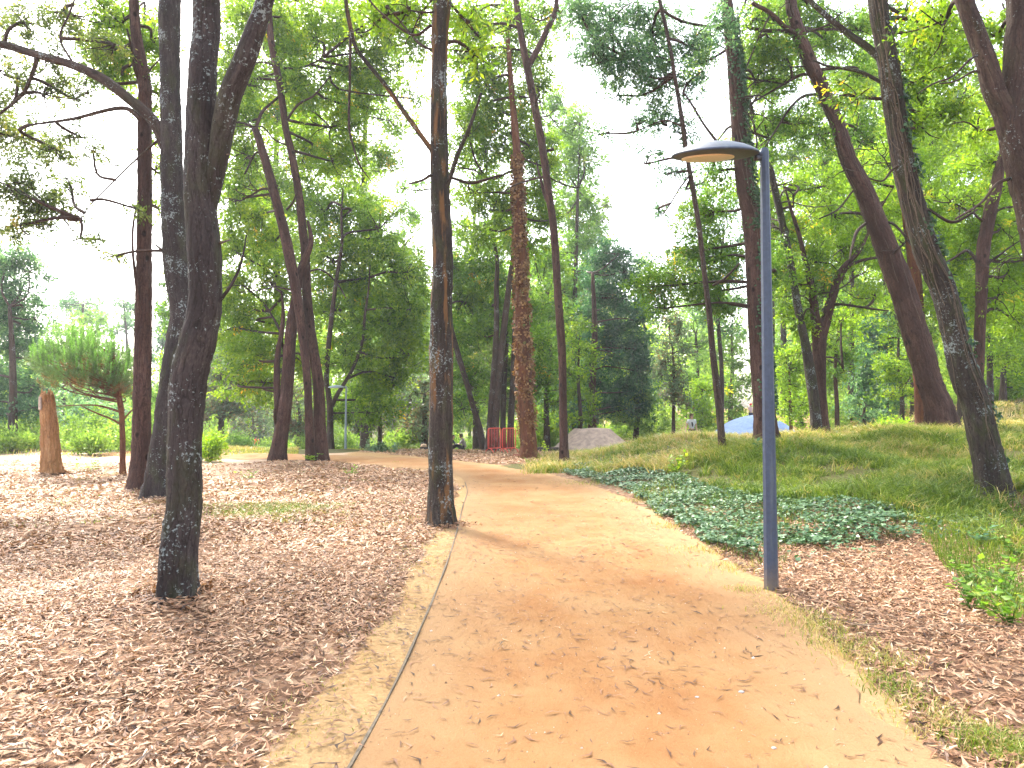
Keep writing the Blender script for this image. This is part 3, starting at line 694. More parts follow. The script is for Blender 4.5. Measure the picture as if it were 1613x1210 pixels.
tree('upright slim trunk standing behind the near leaning trunk on the right',
     [(1537, 672, 16), (1541, 600, 15), (1544, 500, 16), (1547, 450, 17), (1548, 400, 19), (1556, 350, 19), (1567, 301, 18), (1575, 265, 15), (1581, 234, 11), (1590, 190, 9)],
     bark='red', sides=20, rough=0.03, ext=4, pal='lime', dens=0.85, dead=6, D=22, tmean=0.42,
     limbs=[[(1543, 420, 5), (1525, 395, 5), (1505, 405, 4), (1480, 420, 3)], [(1558, 345, 4), (1575, 330, 4), (1600, 325, 3)]],
     blobs=[(1520, 320, 45, 40), (1580, 360, 50, 40), (1520, 400, 45, 40), (1590, 430, 50, 40), (1540, 250, 40, 40), (1590, 290, 40, 40), (1550, 470, 50, 35), (1600, 500, 45, 35), (1500, 470, 40, 35), (1570, 200, 35, 35, .8), (1640, 400, 50, 60), (1650, 280, 50, 60)])

# ---- clump in the middle distance behind the barriers
tree('leaning brown trunk left of the clump behind the red barriers', [(763, 702, 12), (754, 670, 10), (745, 640, 9), (734, 600, 9), (722, 560, 9), (714, 530, 8), (705, 490, 6)],
     D=36, pal='mid', bark='brown', ext=3, sides=12, blobs=[(735, 470, 40, 45), (720, 540, 35, 40), (740, 600, 35, 35), (745, 420, 35, 45), (725, 640, 30, 22, .8), (715, 420, 25, 40)])
tree('tall brown trunk of the close pair leaning right behind the red barriers', [(777, 698, 15), (781, 650, 12), (785, 600, 11), (791, 540, 11), (797, 490, 10), (803, 440, 9), (808, 400, 7)],
     D=35, pal='mid', bark='brown', ext=4, sides=14, blobs=[(780, 420, 40, 45), (770, 480, 40, 40), (800, 370, 40, 40), (750, 520, 25, 30)],
     stems=[[(769, 698, 12), (774, 640, 10), (779, 580, 10), (782, 520, 9), (782, 460, 8), (783, 410, 6)]])
tree('dark narrow trunk seen between the two red barriers', [(792, 696, 10), (792, 660, 9), (793, 620, 9), (795, 580, 8), (798, 540, 6)],
     D=39, pal='olive', bark='brown', ext=2, sides=10, blobs=[(790, 570, 40, 40), (760, 590, 35, 35), (800, 620, 30, 25, .8)])
tree('brown trunk behind the right hand red barrier', [(803, 690, 11), (805, 650, 10), (808, 600, 9), (810, 550, 9), (811, 500, 7)],
     D=37, pal='mid', bark='brown', ext=3, sides=10, blobs=[(840, 480, 40, 45), (850, 540, 35, 40), (800, 500, 30, 40), (845, 600, 35, 30)])
# ---- background trees, each a tree of its own
def bg(label, px, D, ytop, ybot, hw, pal, w=8, bark='brown', taper=0.5, n=9, lumps=None, name='tree', base_off=0.0, bend=6, trunk_top=None, dens=1.0, layers=2.5, twb='brown', cat='tree', droop=0.35):
    g = np.random.default_rng(int(px * 7 + D * 131))
    x0 = (px - CX) / F * D; z0 = float(gz(x0, D))
    pxb, pyb = project(np.array([x0, D, z0]))
    tt = trunk_top or (ytop * 0.7 + ybot * 0.3)
    ks = [(px, pyb, w * 1.15), (px + g.uniform(-1, 1) * bend * .4, pyb * .67 + tt * .33, w * .9), (px + g.uniform(-1, 1) * bend, pyb * .33 + tt * .67, w * .7), (px + g.uniform(-1, 1) * bend, tt, w * .4)]
    if lumps is None:
        lumps = []
        for i in range(n):
            f = (i + 0.5) / n
            y = ytop + (ybot - ytop) * f
            ww = hw * (1 - taper * (1 - f) ** 1.3) * (1 - 0.35 * max(0, f - 0.75) / 0.25)
            for sgn in (-1, 1):
                off = g.uniform(0.15, 0.75) * ww * sgn
                rr = max(9, ww * g.uniform(0.42, 0.62))
                lumps.append((px + off, y + g.uniform(-.5, .5) * (ybot - ytop) / n, rr, max(8, rr * g.uniform(0.55, 0.85)), 1.0, g.uniform(-1, 1) * ww * D / F * 0.7))
    return tree(label, ks, lumps, pal, bark, D=D, ext=0.0, sides=10, name=name, dens=dens, layers=layers, twig_bark=twb, cat=cat, droop=droop)

bg('dense dark blue green tree with drooping layers behind the grey ramp', 933, 43, 385, 650, 62, 'dark', w=13, taper=0.62, n=10, bark='red', trunk_top=430, layers=2.8,
   lumps=[(968, 398, 26, 24), (955, 425, 34, 24), (990, 430, 28, 26), (945, 465, 36, 26), (985, 470, 40, 28), (1005, 500, 26, 26), (960, 510, 44, 28), (935, 540, 34, 26), (1000, 545, 32, 28), (970, 560, 46, 28), (1010, 580, 24, 26), (945, 600, 44, 24), (990, 610, 40, 26), (965, 640, 42, 20), (1000, 640, 26, 18), (925, 490, 22, 26)])
bg('yellow green bushy tree in front of the dark layered tree', 912, 40, 500, 660, 30, 'bright', w=7, n=6)
bg('tall pale green tree rising right of the slender red trunk', 905, 50, 150, 640, 62, 'pale', w=10, taper=0.45, n=13,
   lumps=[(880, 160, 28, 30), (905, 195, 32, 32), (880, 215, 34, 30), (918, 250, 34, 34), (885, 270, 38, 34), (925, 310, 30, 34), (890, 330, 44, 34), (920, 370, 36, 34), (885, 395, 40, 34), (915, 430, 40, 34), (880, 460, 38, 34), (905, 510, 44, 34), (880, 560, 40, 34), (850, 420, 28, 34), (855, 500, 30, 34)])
bg('mid green tree filling in behind the ivy wrapped trunk', 862, 44, 380, 660, 48, 'mid', w=9, taper=0.3, n=9)
bg('brownish thin topped tree behind the dark layered tree', 938, 62, 300, 560, 42, 'olive', w=8, n=9, taper=0.5, dens=.8)
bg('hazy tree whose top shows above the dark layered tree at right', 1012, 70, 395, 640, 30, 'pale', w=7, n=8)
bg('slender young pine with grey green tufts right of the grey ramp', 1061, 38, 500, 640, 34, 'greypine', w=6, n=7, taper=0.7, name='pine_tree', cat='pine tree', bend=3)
bg('short dark trunked tree beside the right end of the grey ramp', 1001, 45, 600, 668, 34, 'pale', w=9, n=4, bark='brown')
bg('small dark trunked tree left of the slender red trunk', 868, 47, 590, 680, 26, 'blue', w=8, n=4)
bg('low dark bushy tree left of the grey ramp', 905, 48, 625, 690, 34, 'dark', w=6, n=4, taper=.3)
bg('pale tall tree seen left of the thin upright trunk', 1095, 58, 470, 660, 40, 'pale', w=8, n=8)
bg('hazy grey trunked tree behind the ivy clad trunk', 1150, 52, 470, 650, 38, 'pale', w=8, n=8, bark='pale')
bg('lime green bush like tree above the blue mound', 1105, 46, 590, 670, 28, 'lime', w=5, n=4, taper=.3)
bg('blue green tree left behind the lamp head', 1135, 40, 300, 520, 44, 'blue', w=8, n=8, taper=.3, dens=.8)
bg('bright yellow green sapling right of the lamp post', 1246, 34, 540, 660, 26, 'lime', w=6, n=6, bark='rust', bend=3)
bg('lime bush like tree at the right foot of the blue mound', 1262, 42, 600, 680, 30, 'lime', w=6, n=4, taper=.3)
bg('dark shady tree behind the forked trunk', 1378, 46, 500, 620, 48, 'dark', w=10, n=6, taper=.3)
bg('blue green conifer sapling right of the forked trunk', 1362, 37, 560, 660, 26, 'blue', w=5, n=6, taper=.75, name='fir_sapling', cat='sapling')
bg('second blue green conifer sapling nearer the thick leaning trunk', 1396, 39, 555, 660, 26, 'blue', w=5, n=6, taper=.75, name='fir_sapling', cat='sapling')
bg('leafy bright tree just left of the thick leaning trunk', 1420, 34, 470, 640, 36, 'bright', w=7, n=7, taper=.3)
bg('thin brown trunked tree behind the forked trunk', 1318, 33, 470, 600, 34, 'mid', w=8, n=6, bark='red')
bg('pair trunk tree with lime crown far at the right edge', 1580, 40, 440, 610, 50, 'lime', w=9, n=7, taper=.3)
bg('slim dark trunk near the right edge beyond the dry grass', 1594, 43, 520, 630, 30, 'mid', w=8, n=5, taper=.3)
bg('thin brown tree between the two leaning trunks', 1513, 33, 380, 560, 40, 'bright', w=9, n=7, taper=.3, trunk_top=360)
bg('tall mid green tree filling the upper right behind the leaning trunks', 1400, 48, 60, 520, 90, 'mid', w=16, n=11, taper=.3)
bg('tall lime tree behind the near leaning trunk', 1500, 50, 30, 560, 80, 'bright', w=15, n=12, taper=.3)
bg('tall lime green tree rising at the far right', 1600, 46, 20, 560, 80, 'lime', w=15, n=12, taper=.3)
bg('tall green tree behind the thin stem right of the lamp', 1300, 52, 170, 600, 70, 'bright', w=14, n=11, taper=.4)
bg('tall green tree directly right of the lamp post', 1236, 56, 260, 620, 46, 'mid', w=11, n=10, taper=.4)
bg('green tree outside the right edge', 1690, 44, 100, 600, 80, 'mid', w=14, n=10, taper=.3)
bg('lime tree filling the gap between the two leaning trunks high up', 1440, 38, 120, 480, 60, 'lime', w=9, n=9, taper=.2)
bg('bright tree high above the V forked trunk', 1340, 42, 40, 420, 60, 'bright', w=9, n=9, taper=.2)
bg('yellow green tree behind the upright slim trunk', 1560, 36, 150, 560, 60, 'lime', w=9, n=9, taper=.2)
bg('green tree with a high crown above the lamp head', 1215, 45, -20, 330, 60, 'bright', w=9, n=8, taper=.2)
# left and centre
bg('tall bright green tree whose crown spreads behind the twin leaning trunks', 440, 44, -40, 430, 90, 'bright', w=14, n=11, taper=.2)
bg('tall green tree with loose top between the twin trunks and centre trunk', 575, 48, -20, 330, 75, 'bright', w=12, n=8, taper=.3, dens=.8)
bg('green tree rising between the centre trunk and the ivy wrapped trunk', 750, 45, 150, 640, 50, 'mid', w=10, n=11, taper=.5)
bg('yellowish green tree at upper left behind the slim reddish trunk', 224, 36, -60, 150, 60, 'bright', w=9, n=5, taper=.2, dens=.6, lumps=[(190, 20, 40, 40), (165, 70, 35, 35), (210, 100, 30, 35), (250, 40, 35, 40), (180, 120, 30, 25)])
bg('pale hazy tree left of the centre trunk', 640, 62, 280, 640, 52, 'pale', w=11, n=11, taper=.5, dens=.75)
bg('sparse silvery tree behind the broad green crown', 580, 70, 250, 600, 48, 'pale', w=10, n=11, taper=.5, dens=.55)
bg('thin trunked green tree standing in dry grass right of far lamp', 598, 41, 560, 640, 42, 'bright', w=7, n=5, taper=.3, bend=2)
bg('grey green pine left of the centre trunk', 640, 50, 560, 690, 40, 'greypine', w=8, n=6, taper=.5, name='pine_tree', cat='pine tree')
bg('brown trunked pine hidden behind the centre trunk', 668, 46, 590, 690, 30, 'greypine', w=10, n=5, taper=.4, name='pine_tree', cat='pine tree')
bg('pine with a thick brown trunk in the brown thicket', 566, 60, 610, 680, 40, 'greypine', w=9, n=5, taper=.3, name='pine_tree', cat='pine tree')
bg('grey green pine between the dark trunks and the pale bole', 350, 48, 560, 660, 48, 'greypine', w=10, n=6, taper=.5, name='pine_tree', cat='pine tree', bark='brown')
bg('bare dry pine with whitish twigs behind the person in orange', 399, 71, 630, 690, 36, 'greypine', w=5, n=4, taper=.3, name='pine_tree', cat='pine tree', bark='pale', dens=.8)
bg('leaning thin pine left of the twin trunks', 470, 52, 600, 690, 40, 'greypine', w=7, n=5, taper=.3, name='pine_tree', cat='pine tree', bend=12)
bg('green tree showing between the dark trunks and the reddish trunk', 275, 44, 400, 660, 26, 'mid', w=7, n=9, taper=.5)
bg('mid green tree behind the pale bole', 350, 55, 420, 640, 50, 'pale', w=9, n=8, taper=.4)
bg('large dark blue green tree at the left edge behind the stump', 20, 35, 390, 700, 60, 'blue', w=13, n=10, taper=.3, layers=2.6,
   lumps=[(-20, 420, 50, 40), (20, 415, 36, 30), (52, 430, 24, 22, .7), (30, 470, 44, 32), (-10, 500, 60, 40), (50, 500, 30, 26), (25, 540, 50, 32), (60, 560, 28, 24), (0, 590, 60, 34), (45, 610, 36, 26), (-30, 630, 60, 34), (20, 650, 44, 26), (60, 640, 24, 20, .7)])
bg('dark trunked tree right behind the stump', 57, 40, 600, 670, 34, 'blue', w=9, n=4, taper=.3)
bg('light green tree between the dark left tree and the umbrella pine', 105, 58, 520, 690, 44, 'pale', w=9, n=8, taper=.5)
bg('round hazy green tree above the umbrella pine', 140, 75, 490, 680, 52, 'pale', w=9, n=8, taper=.5)
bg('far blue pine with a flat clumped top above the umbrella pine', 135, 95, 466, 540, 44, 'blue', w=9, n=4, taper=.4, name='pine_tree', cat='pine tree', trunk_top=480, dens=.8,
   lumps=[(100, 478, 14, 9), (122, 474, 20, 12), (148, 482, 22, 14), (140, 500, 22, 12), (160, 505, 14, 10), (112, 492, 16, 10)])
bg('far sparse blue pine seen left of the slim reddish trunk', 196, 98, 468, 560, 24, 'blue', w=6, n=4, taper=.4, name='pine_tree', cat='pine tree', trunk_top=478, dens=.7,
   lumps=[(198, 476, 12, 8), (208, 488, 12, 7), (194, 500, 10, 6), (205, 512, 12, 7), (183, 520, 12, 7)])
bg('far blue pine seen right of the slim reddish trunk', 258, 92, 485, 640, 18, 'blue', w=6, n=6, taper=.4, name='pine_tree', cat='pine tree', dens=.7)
bg('dark bushy tree under the umbrella pine', 135, 48, 630, 690, 44, 'blue', w=7, n=4, taper=.3)
bg('low blue green tree right of the umbrella pine trunk', 175, 52, 635, 690, 30, 'blue', w=6, n=4, taper=.3)
bg('low tree seen between the reddish trunk and the dark trunks', 250, 46, 600, 690, 30, 'pale', w=6, n=5, taper=.3)

# ---- the wood far behind: one mass
far_wood = Acc()
top_px = np.array([-900, -300, 0, 60, 110, 180, 240, 300, 380, 480, 600, 720, 860, 960, 1010, 1060, 1100, 1160, 1250, 1400, 1613, 2000, 2600])
top_py = np.array([420, 420, 500, 530, 560, 575, 585, 520, 470, 430, 400, 390, 400, 440, 470, 470, 470, 420, 400, 390, 390, 390, 390])
g = np.random.default_rng(5)
for k in range(230):
    D = g.uniform(72, 125)
    px = g.uniform(-700, 2300)
    yt = np.interp(px, top_px, top_py) + g.uniform(0, 90)
    x = (px - CX) / F * D
    zt = at(px, yt, D)[2]; zb = float(gz(x, D))
    if zt < zb + 3: zt = zb + 3 + g.uniform(0, 2)
    H = zt - zb; R = g.uniform(2.2, 4.0)
    tube(far_wood, [(x, D, zb - .2), (x + g.uniform(-.4, .4), D, zb + H * .5), (x + g.uniform(-.6, .6), D, zb + H * .85)], [.22, .16, .05], 5, 0.02)
    tm = g.uniform(0.3, 0.6)
    nl = int(g.integers(5, 8))
    for i in range(nl):
        f = (i + .6) / nl
        rr = R * (1 - .55 * f ** 1.5) * g.uniform(.7, 1.1)
        blob(far_wood, (x + g.uniform(-.4, .4) * R, D + g.uniform(-.4, .4) * R, zb + H * (.12 + .85 * f)), (rr, rr, max(.8, H / nl * .75)), .55, .42, .4, .3, None, None, g, tm, pc=30)
tag(far_wood.build('far_wood', LEAF['lime'], None, False), 'hazy far wood closing the view behind all the trees', 'wood', kind='stuff')

# ---- undergrowth band of tall weeds and low bushes along the edge of the clearing
ug = Acc()
g = np.random.default_rng(11)
for k in range(520):
    px = g.uniform(-500, 2200)
    D = g.uniform(33, 68)
    if px < 330: D = g.uniform(31, 60)
    if 330 < px < 480: D = g.uniform(66, 80)
    if 480 < px < 790: D = g.uniform(50, 75)
    if px > 1000: D = g.uniform(40, 70)
    x = (px - CX) / F * D
    if 700 < px < 1300 and D < 44: continue
    H = g.uniform(0.5, 1.5) * (1 if g.uniform() < .8 else 1.7)
    R = g.uniform(0.6, 1.6)
    blob(ug, (x, D, float(gz(x, D)) + H * .45), (R, R, H * .6), .75, g.uniform(.13, .2), .42, -.25, None, None, g, g.uniform(.25, .7), pc=34)
tag(ug.build('undergrowth', LEAF['brush'], None, False), 'bright green undergrowth of weeds and low bushes along the wood edge', 'undergrowth', kind='stuff')
# ------------------------------------------------------------------ ground sheet, path
def inpoly(px, py, poly):
    px = np.asarray(px); py = np.asarray(py)
    ins = np.zeros(px.shape, bool)
    n = len(poly)
    for i in range(n):
        x1, y1 = poly[i]; x2, y2 = poly[(i + 1) % n]
        c = ((y1 > py) != (y2 > py)) & (px < (x2 - x1) * (py - y1) / (y2 - y1 + 1e-9) + x1)
        ins ^= c
    return ins

def vnoise(x, y, s, seed):
    g = np.random.default_rng(seed)
    v = 0
    for k in range(6):
        a = g.uniform(0, 6.28); f = s * g.uniform(0.6, 2.2); p = g.uniform(0, 6.28)
        v = v + np.sin((x * math.cos(a) + y * math.sin(a)) * f + p + 1.3 * np.sin((y * math.cos(a) - x * math.sin(a)) * f * 0.7 + p * 2)) / 6 * 2
    return v

PL = np.array([(2.0, -0.80), (3.3, -0.74), (4.8, -0.69), (7.57, -0.70), (10, -0.76), (12.9, -0.87), (16.3, -1.00), (19.8, -1.44), (22.3, -2.3), (24.6, -4.3), (26.8, -8), (28.6, -12), (31, -18)])
PR = np.array([(2.0, 1.88), (3.33, 1.95), (5.2, 2.15), (6.74, 2.31), (9.5, 2.27), (12.9, 2.17), (17, 1.84), (20.9, .8), (23.2, -.3), (27, -2.6), (30.5, -7), (32, -12), (34, -18)])
GRASS_P = [(740, 742), (800, 735), (870, 727), (1000, 697), (1110, 686), (1260, 680), (1400, 672), (1613, 640), (2400, 600), (2600, 1000), (1613, 860), (1520, 850), (1440, 826), (1400, 800), (1230, 792), (1110, 768), (1010, 738), (900, 740), (850, 748)]
IVY_P = [(878, 744), (950, 733), (1010, 736), (1110, 766), (1230, 788), (1330, 795), (1420, 800), (1450, 815), (1430, 835), (1330, 858), (1250, 880), (1195, 893), (1130, 868), (1060, 822), (1030, 798), (960, 765)]
WEED_P = [(1440, 826), (1520, 846), (1613, 862), (2400, 960), (2400, 1120), (1613, 985), (1545, 960), (1500, 890), (1450, 850)]
LITR_P = [(1190, 893), (1330, 858), (1440, 838), (1520, 860), (1613, 880), (2600, 1000), (2800, 1600), (1700, 1600), (1500, 1215), (1420, 1110), (1330, 1025), (1230, 935)]
BACK_P = [(560, 712), (700, 704), (880, 694), (960, 700), (880, 726), (800, 734), (700, 724), (600, 714)]

def margin_left(y):      # width of bare sand left of the edging board
    return np.interp(y, [0, 3.3, 5, 7.5, 11, 15, 20], [.30, .26, .27, .26, .22, .14, .1])

def path_s(x, y):
    """signed: distance left of the path (positive) by y-interp, only valid before the bend"""
    return np.interp(y, PL[:, 0], PL[:, 1]) - x

def zones(x, y):
    z = gz(x, y); px, py = project(np.stack([x, y, z], -1))
    front = y > 1.0
    nz = vnoise(x, y, 2.2, 3) + .6 * vnoise(x, y, 6.5, 4)
    dl = path_s(x, y)
    left = (dl > 0) & (y < 26)
    lit = np.zeros_like(x)
    lit = np.where(left, S((dl - margin_left(y) - 0.07 * nz) / 0.16), lit)
    fade = 1 - 0.55 * S((y - 17) / 6 + 0.2 * nz) * S((-x - 5) / 3)
    lit = lit * fade
    pj = px + 14 * nz; qj = py + 5 * nz
    lit = np.where(front & (inpoly(pj, qj, LITR_P) | inpoly(pj, qj, WEED_P)) & (dl < 0), 1.0, lit)
    dr = x - np.interp(y, PR[:, 0], PR[:, 1])
    lit = np.where((dl < 0) & (y < 21) & (x > 0), np.maximum(lit, S((dr - .05 - .08 * nz) / .25)), lit)
    lit = np.where(front & inpoly(px, py, BACK_P) & (y > 24), 0.8, lit)
    gr = np.where(front & inpoly(pj, qj, GRASS_P), 1.0, 0.0)
    gr = np.where((y > 19) & (x > 2.2) & (x < 60) & (y < 40), 1.0, gr)
    gr = np.where((y > 31) & (x < 1.0) & (dl > -60), np.maximum(gr, S((y - 31.5) / 2)), gr)
    iv = np.where(front & inpoly(px + 26 * nz, py + 8 * nz, IVY_P), 1.0, 0.0)
    wd = np.where(front & inpoly(pj, qj, WEED_P), 1.0, 0.0)
    field = np.where((x < -6) & (y > 18), S((y - 18) / 5) * S((-x - 6) / 2), 0.0) * (y < 40)
    return lit, gr, iv, wd, field

def grid(xs, ys):
    X, Y = np.meshgrid(xs, ys)
    nx, ny = len(xs), len(ys)
    i = np.arange(ny - 1)[:, None] * nx; j = np.arange(nx - 1)[None, :]
    Fq = np.stack([i + j, i + j + 1, i + nx + j + 1, i + nx + j], -1).reshape(-1, 4)
    return X.ravel(), Y.ravel(), Fq
def spaced(lo, hi, fine0, fine1, d, growth):
    v = list(np.arange(fine0, fine1 + 1e-6, d))
    s = d
    while v[-1] < hi: s *= growth; v.append(v[-1] + s)
    s = d
    while v[0] > lo: s *= growth; v.insert(0, v[0] - s)
    return np.array(v)
xs = spaced(-400, 400, -9, 9, 0.11, 1.09); ys = spaced(-60, 700, 1.5, 24, 0.11, 1.06)
X, Y, Fq = grid(xs, ys)
Z = gz(X, Y)
lit, gr, iv, wd, field = zones(X, Y)
ga = Acc(); ga.add(np.stack([X, Y, Z], -1), Fq)
gm = ga.mesh('ground')
for nm, arr in (('litter', np.maximum(lit, 0.6 * np.maximum(iv, wd))), ('grass', np.maximum(gr, 0.5 * iv)), ('field', field)):
    a = gm.attributes.new(nm, 'FLOAT', 'POINT'); a.data.foreach_set('value', arr.astype(np.float32))

m, nt, out = new_mat('ground_soil')
pos = N(nt, 'ShaderNodeNewGeometry').outputs['Position']
flat = mapv(nt, pos, (1, 1, 0.2))
n_f = noise(nt, flat, 26, 6, 0.7); n_m = noise(nt, flat, 5, 4); n_b = noise(nt, flat, 0.7, 3)
sand = ramp(nt, n_f, [(0.3, (0.19, 0.112, 0.048)), (0.7, (0.33, 0.215, 0.102))])
sand = mixc(nt, ramp(nt, n_b, [(0.4, (0, 0, 0)), (0.65, (.6, .6, .6))]), sand, (0.30, 0.205, 0.105))
vo = N(nt, 'ShaderNodeTexVoronoi'); vo.inputs['Scale'].default_value = 14
L(nt, mapv(nt, mixc(nt, 0.3, flat, noise(nt, flat, 3, 2, .5, 'Color'), 'ADD'), (1, 1, 1)), vo.inputs['Vector'])
litc = ramp(nt, N(nt, 'ShaderNodeSeparateColor').outputs[0], [(0, (0, 0, 0)), (1, (1, 1, 1))]) if False else None
sc_ = N(nt, 'ShaderNodeSeparateColor'); L(nt, vo.outputs['Color'], sc_.inputs[0])
litc = ramp(nt, sc_.outputs[0], [(0.0, (0.045, 0.023, 0.013)), (0.4, (0.16, 0.085, 0.050)), (0.8, (0.33, 0.20, 0.12)), (1.0, (0.44, 0.31, 0.21))])
litc = mixc(nt, n_m, litc, (0.085, 0.050, 0.031))
grc = ramp(nt, n_f, [(0.3, (0.030, 0.034, 0.010)), (0.55, (0.075, 0.072, 0.024)), (0.75, (0.14, 0.105, 0.05))])
fld = ramp(nt, n_f, [(0.3, (0.28, 0.18, 0.12)), (0.7, (0.48, 0.36, 0.26))])
edge = math_n(nt, 'MULTIPLY', math_n(nt, 'SUBTRACT', n_f, 0.5), 1.1)
def sharp(name):
    return ramp(nt, math_n(nt, 'ADD', attr(nt, name), edge), [(0.4, (0, 0, 0)), (0.6, (1, 1, 1))])
c = mixc(nt, sharp('field'), sand, fld)
c = mixc(nt, sharp('litter'), c, litc)
c = mixc(nt, sharp('grass'), c, grc)
p = N(nt, 'ShaderNodeBsdfPrincipled'); p.inputs['Roughness'].default_value = 0.95; p.inputs['Specular IOR Level'].default_value = 0.1
L(nt, c, p.inputs['Base Color']); L(nt, bump(nt, math_n(nt, 'ADD', n_f, math_n(nt, 'MULTIPLY', n_m, 0.8)), 0.6, 0.03), p.inputs['Normal']); L(nt, p.outputs[0], out.inputs[0])
gm.materials.append(m)
tag(link('ground', gm), kind='structure')

# path sheet
m, nt, out = new_mat('orange_sand')
pos = N(nt, 'ShaderNodeNewGeometry').outputs['Position']
a1 = noise(nt, pos, 0.9, 4, 0.6); a2 = noise(nt, mapv(nt, pos, (1, .45, 1), (4, 2, 0)), 2.4, 4, .6); a3 = noise(nt, pos, 60, 5, 0.75); a4 = noise(nt, pos, 260, 2, 0.6)
c = ramp(nt, a1, [(0.33, (0.187, 0.085, 0.031)), (0.5, (0.213, 0.111, 0.045)), (0.68, (0.242, 0.144, 0.065))])
c = mixc(nt, ramp(nt, a2, [(0.46, (0, 0, 0)), (0.74, (.6, .6, .6))]), c, (0.245, 0.146, 0.073))
c = mixc(nt, ramp(nt, attr(nt, 'tint'), [(0.0, (0.75, .75, .75)), (0.25, (0, 0, 0)), (0.72, (0, 0, 0)), (1.0, (0.85, .85, .85))]), c, (0.237, 0.151, 0.078))
c = mixc(nt, ramp(nt, a3, [(0.30, (.45, .45, .45)), (0.45, (0, 0, 0))]), c, (0.17, 0.065, 0.022))
c = mixc(nt, ramp(nt, a4, [(0.62, (0, 0, 0)), (0.72, (.5, .5, .5))]), c, (0.40, 0.28, 0.17))
p = N(nt, 'ShaderNodeBsdfPrincipled'); p.inputs['Roughness'].default_value = 0.95; p.inputs['Specular IOR Level'].default_value = 0.12
L(nt, c, p.inputs['Base Color'])
a5 = noise(nt, mapv(nt, pos, (1, .5, 1)), 9, 4, .6)
h = math_n(nt, 'ADD', math_n(nt, 'MULTIPLY', a3, 0.7), math_n(nt, 'ADD', math_n(nt, 'MULTIPLY', a2, 1.5), math_n(nt, 'MULTIPLY', a5, 1.2)))
L(nt, bump(nt, h, 0.7, 0.016), p.inputs['Normal']); L(nt, p.outputs[0], out.inputs[0])
nseg = 260
lft = smooth_line(np.c_[PL[:, 1], PL[:, 0]], nseg); rgt = smooth_line(np.c_[PR[:, 1], PR[:, 0]], nseg)
s_ = np.arange(nseg)
rgt[:, 0] += 0.07 * np.sin(s_ * .31) + 0.05 * np.sin(s_ * .83 + 1) + 0.03 * np.sin(s_ * 1.9)
nc_ = 24
u = np.linspace(0, 1, nc_ + 1)
PX = lft[:, None, 0] * (1 - u) + rgt[:, None, 0] * u; PY = lft[:, None, 1] * (1 - u) + rgt[:, None, 1] * u
Vp = np.stack([PX, PY, gz(PX, PY) + 0.012], -1).reshape(-1, 3)
i = np.arange(nseg - 1)[:, None] * (nc_ + 1); j = np.arange(nc_)[None, :]
Fp = np.stack([i + j, i + j + 1, i + nc_ + 2 + j, i + nc_ + 1 + j], -1).reshape(-1, 4)
pa = Acc(); pa.add(Vp, Fp, None, np.tile(u, nseg).astype(np.float32))
tag(pa.build('path', m), kind='structure')

# thin edging board along the left side of the path
k = np.nonzero(lft[:, 1] < 18)[0]
E = lft[k]; Tn = unit(np.gradient(E, axis=0)); Nm = np.c_[-Tn[:, 1], Tn[:, 0]]
ea = Acc(); wv = 0.007 + 0.002 * np.sin(np.arange(len(E)) * .7)
hh = gz(E[:, 0], E[:, 1]) + 0.024 + 0.006 * np.sin(np.arange(len(E)) * .37)
ring = np.stack([np.c_[E - Nm * wv[:, None], hh - .09], np.c_[E - Nm * wv[:, None], hh], np.c_[E + Nm * wv[:, None], hh], np.c_[E + Nm * wv[:, None], hh - .09]], 1).reshape(-1, 3)
i = np.arange(len(E) - 1)[:, None] * 4; j = np.arange(4)[None, :]
ea.add(ring, np.concatenate([np.stack([i + j, i + (j + 1) % 4, i + 4 + (j + 1) % 4, i + 4 + j], -1).reshape(-1, 4), [[3, 2, 1, 0]], [[len(ring) - 4, len(ring) - 3, len(ring) - 2, len(ring) - 1]]]))
tag(ea.build('edging_board', plain('weathered_board', (0.085, 0.065, 0.042), .9, 0, 30, .4), None, False), 'thin weathered board edging the left side of the sandy path', 'edging')

# ------------------------------------------------------------------ fallen leaves
def scatter(acc, dens_fn, x0, x1, y0, y1, n, Lr, wid, tmean, tsd, rng, zmax=0.03, tilt=0.3, sickle=.8):
    x = rng.uniform(x0, x1, n); y = rng.uniform(y0, y1, n)
    k = rng.uniform(size=n) < dens_fn(x, y)
    x, y = x[k], y[k]; n = len(x)
    a = rng.uniform(0, 6.28, n)
    D = np.stack([np.cos(a), np.sin(a), rng.normal(0, tilt, n)], -1)
    Nn = np.stack([rng.normal(0, tilt, n), rng.normal(0, tilt, n), np.ones(n)], -1)
    Ls = rng.uniform(Lr[0], Lr[1], n)
    P = np.stack([x, y, gz(x, y) + rng.uniform(0.004, zmax, n)], -1) - unit(D) * Ls[:, None] * .5
    P[:, 2] = np.maximum(P[:, 2], gz(P[:, 0], P[:, 1]) + 0.003)
    kites(acc, P, D, Ls, Ls * wid * rng.uniform(.7, 1.25, n), Nn, np.clip(rng.normal(tmean, tsd, n), 0, 1), rng, .10, sickle, .45)

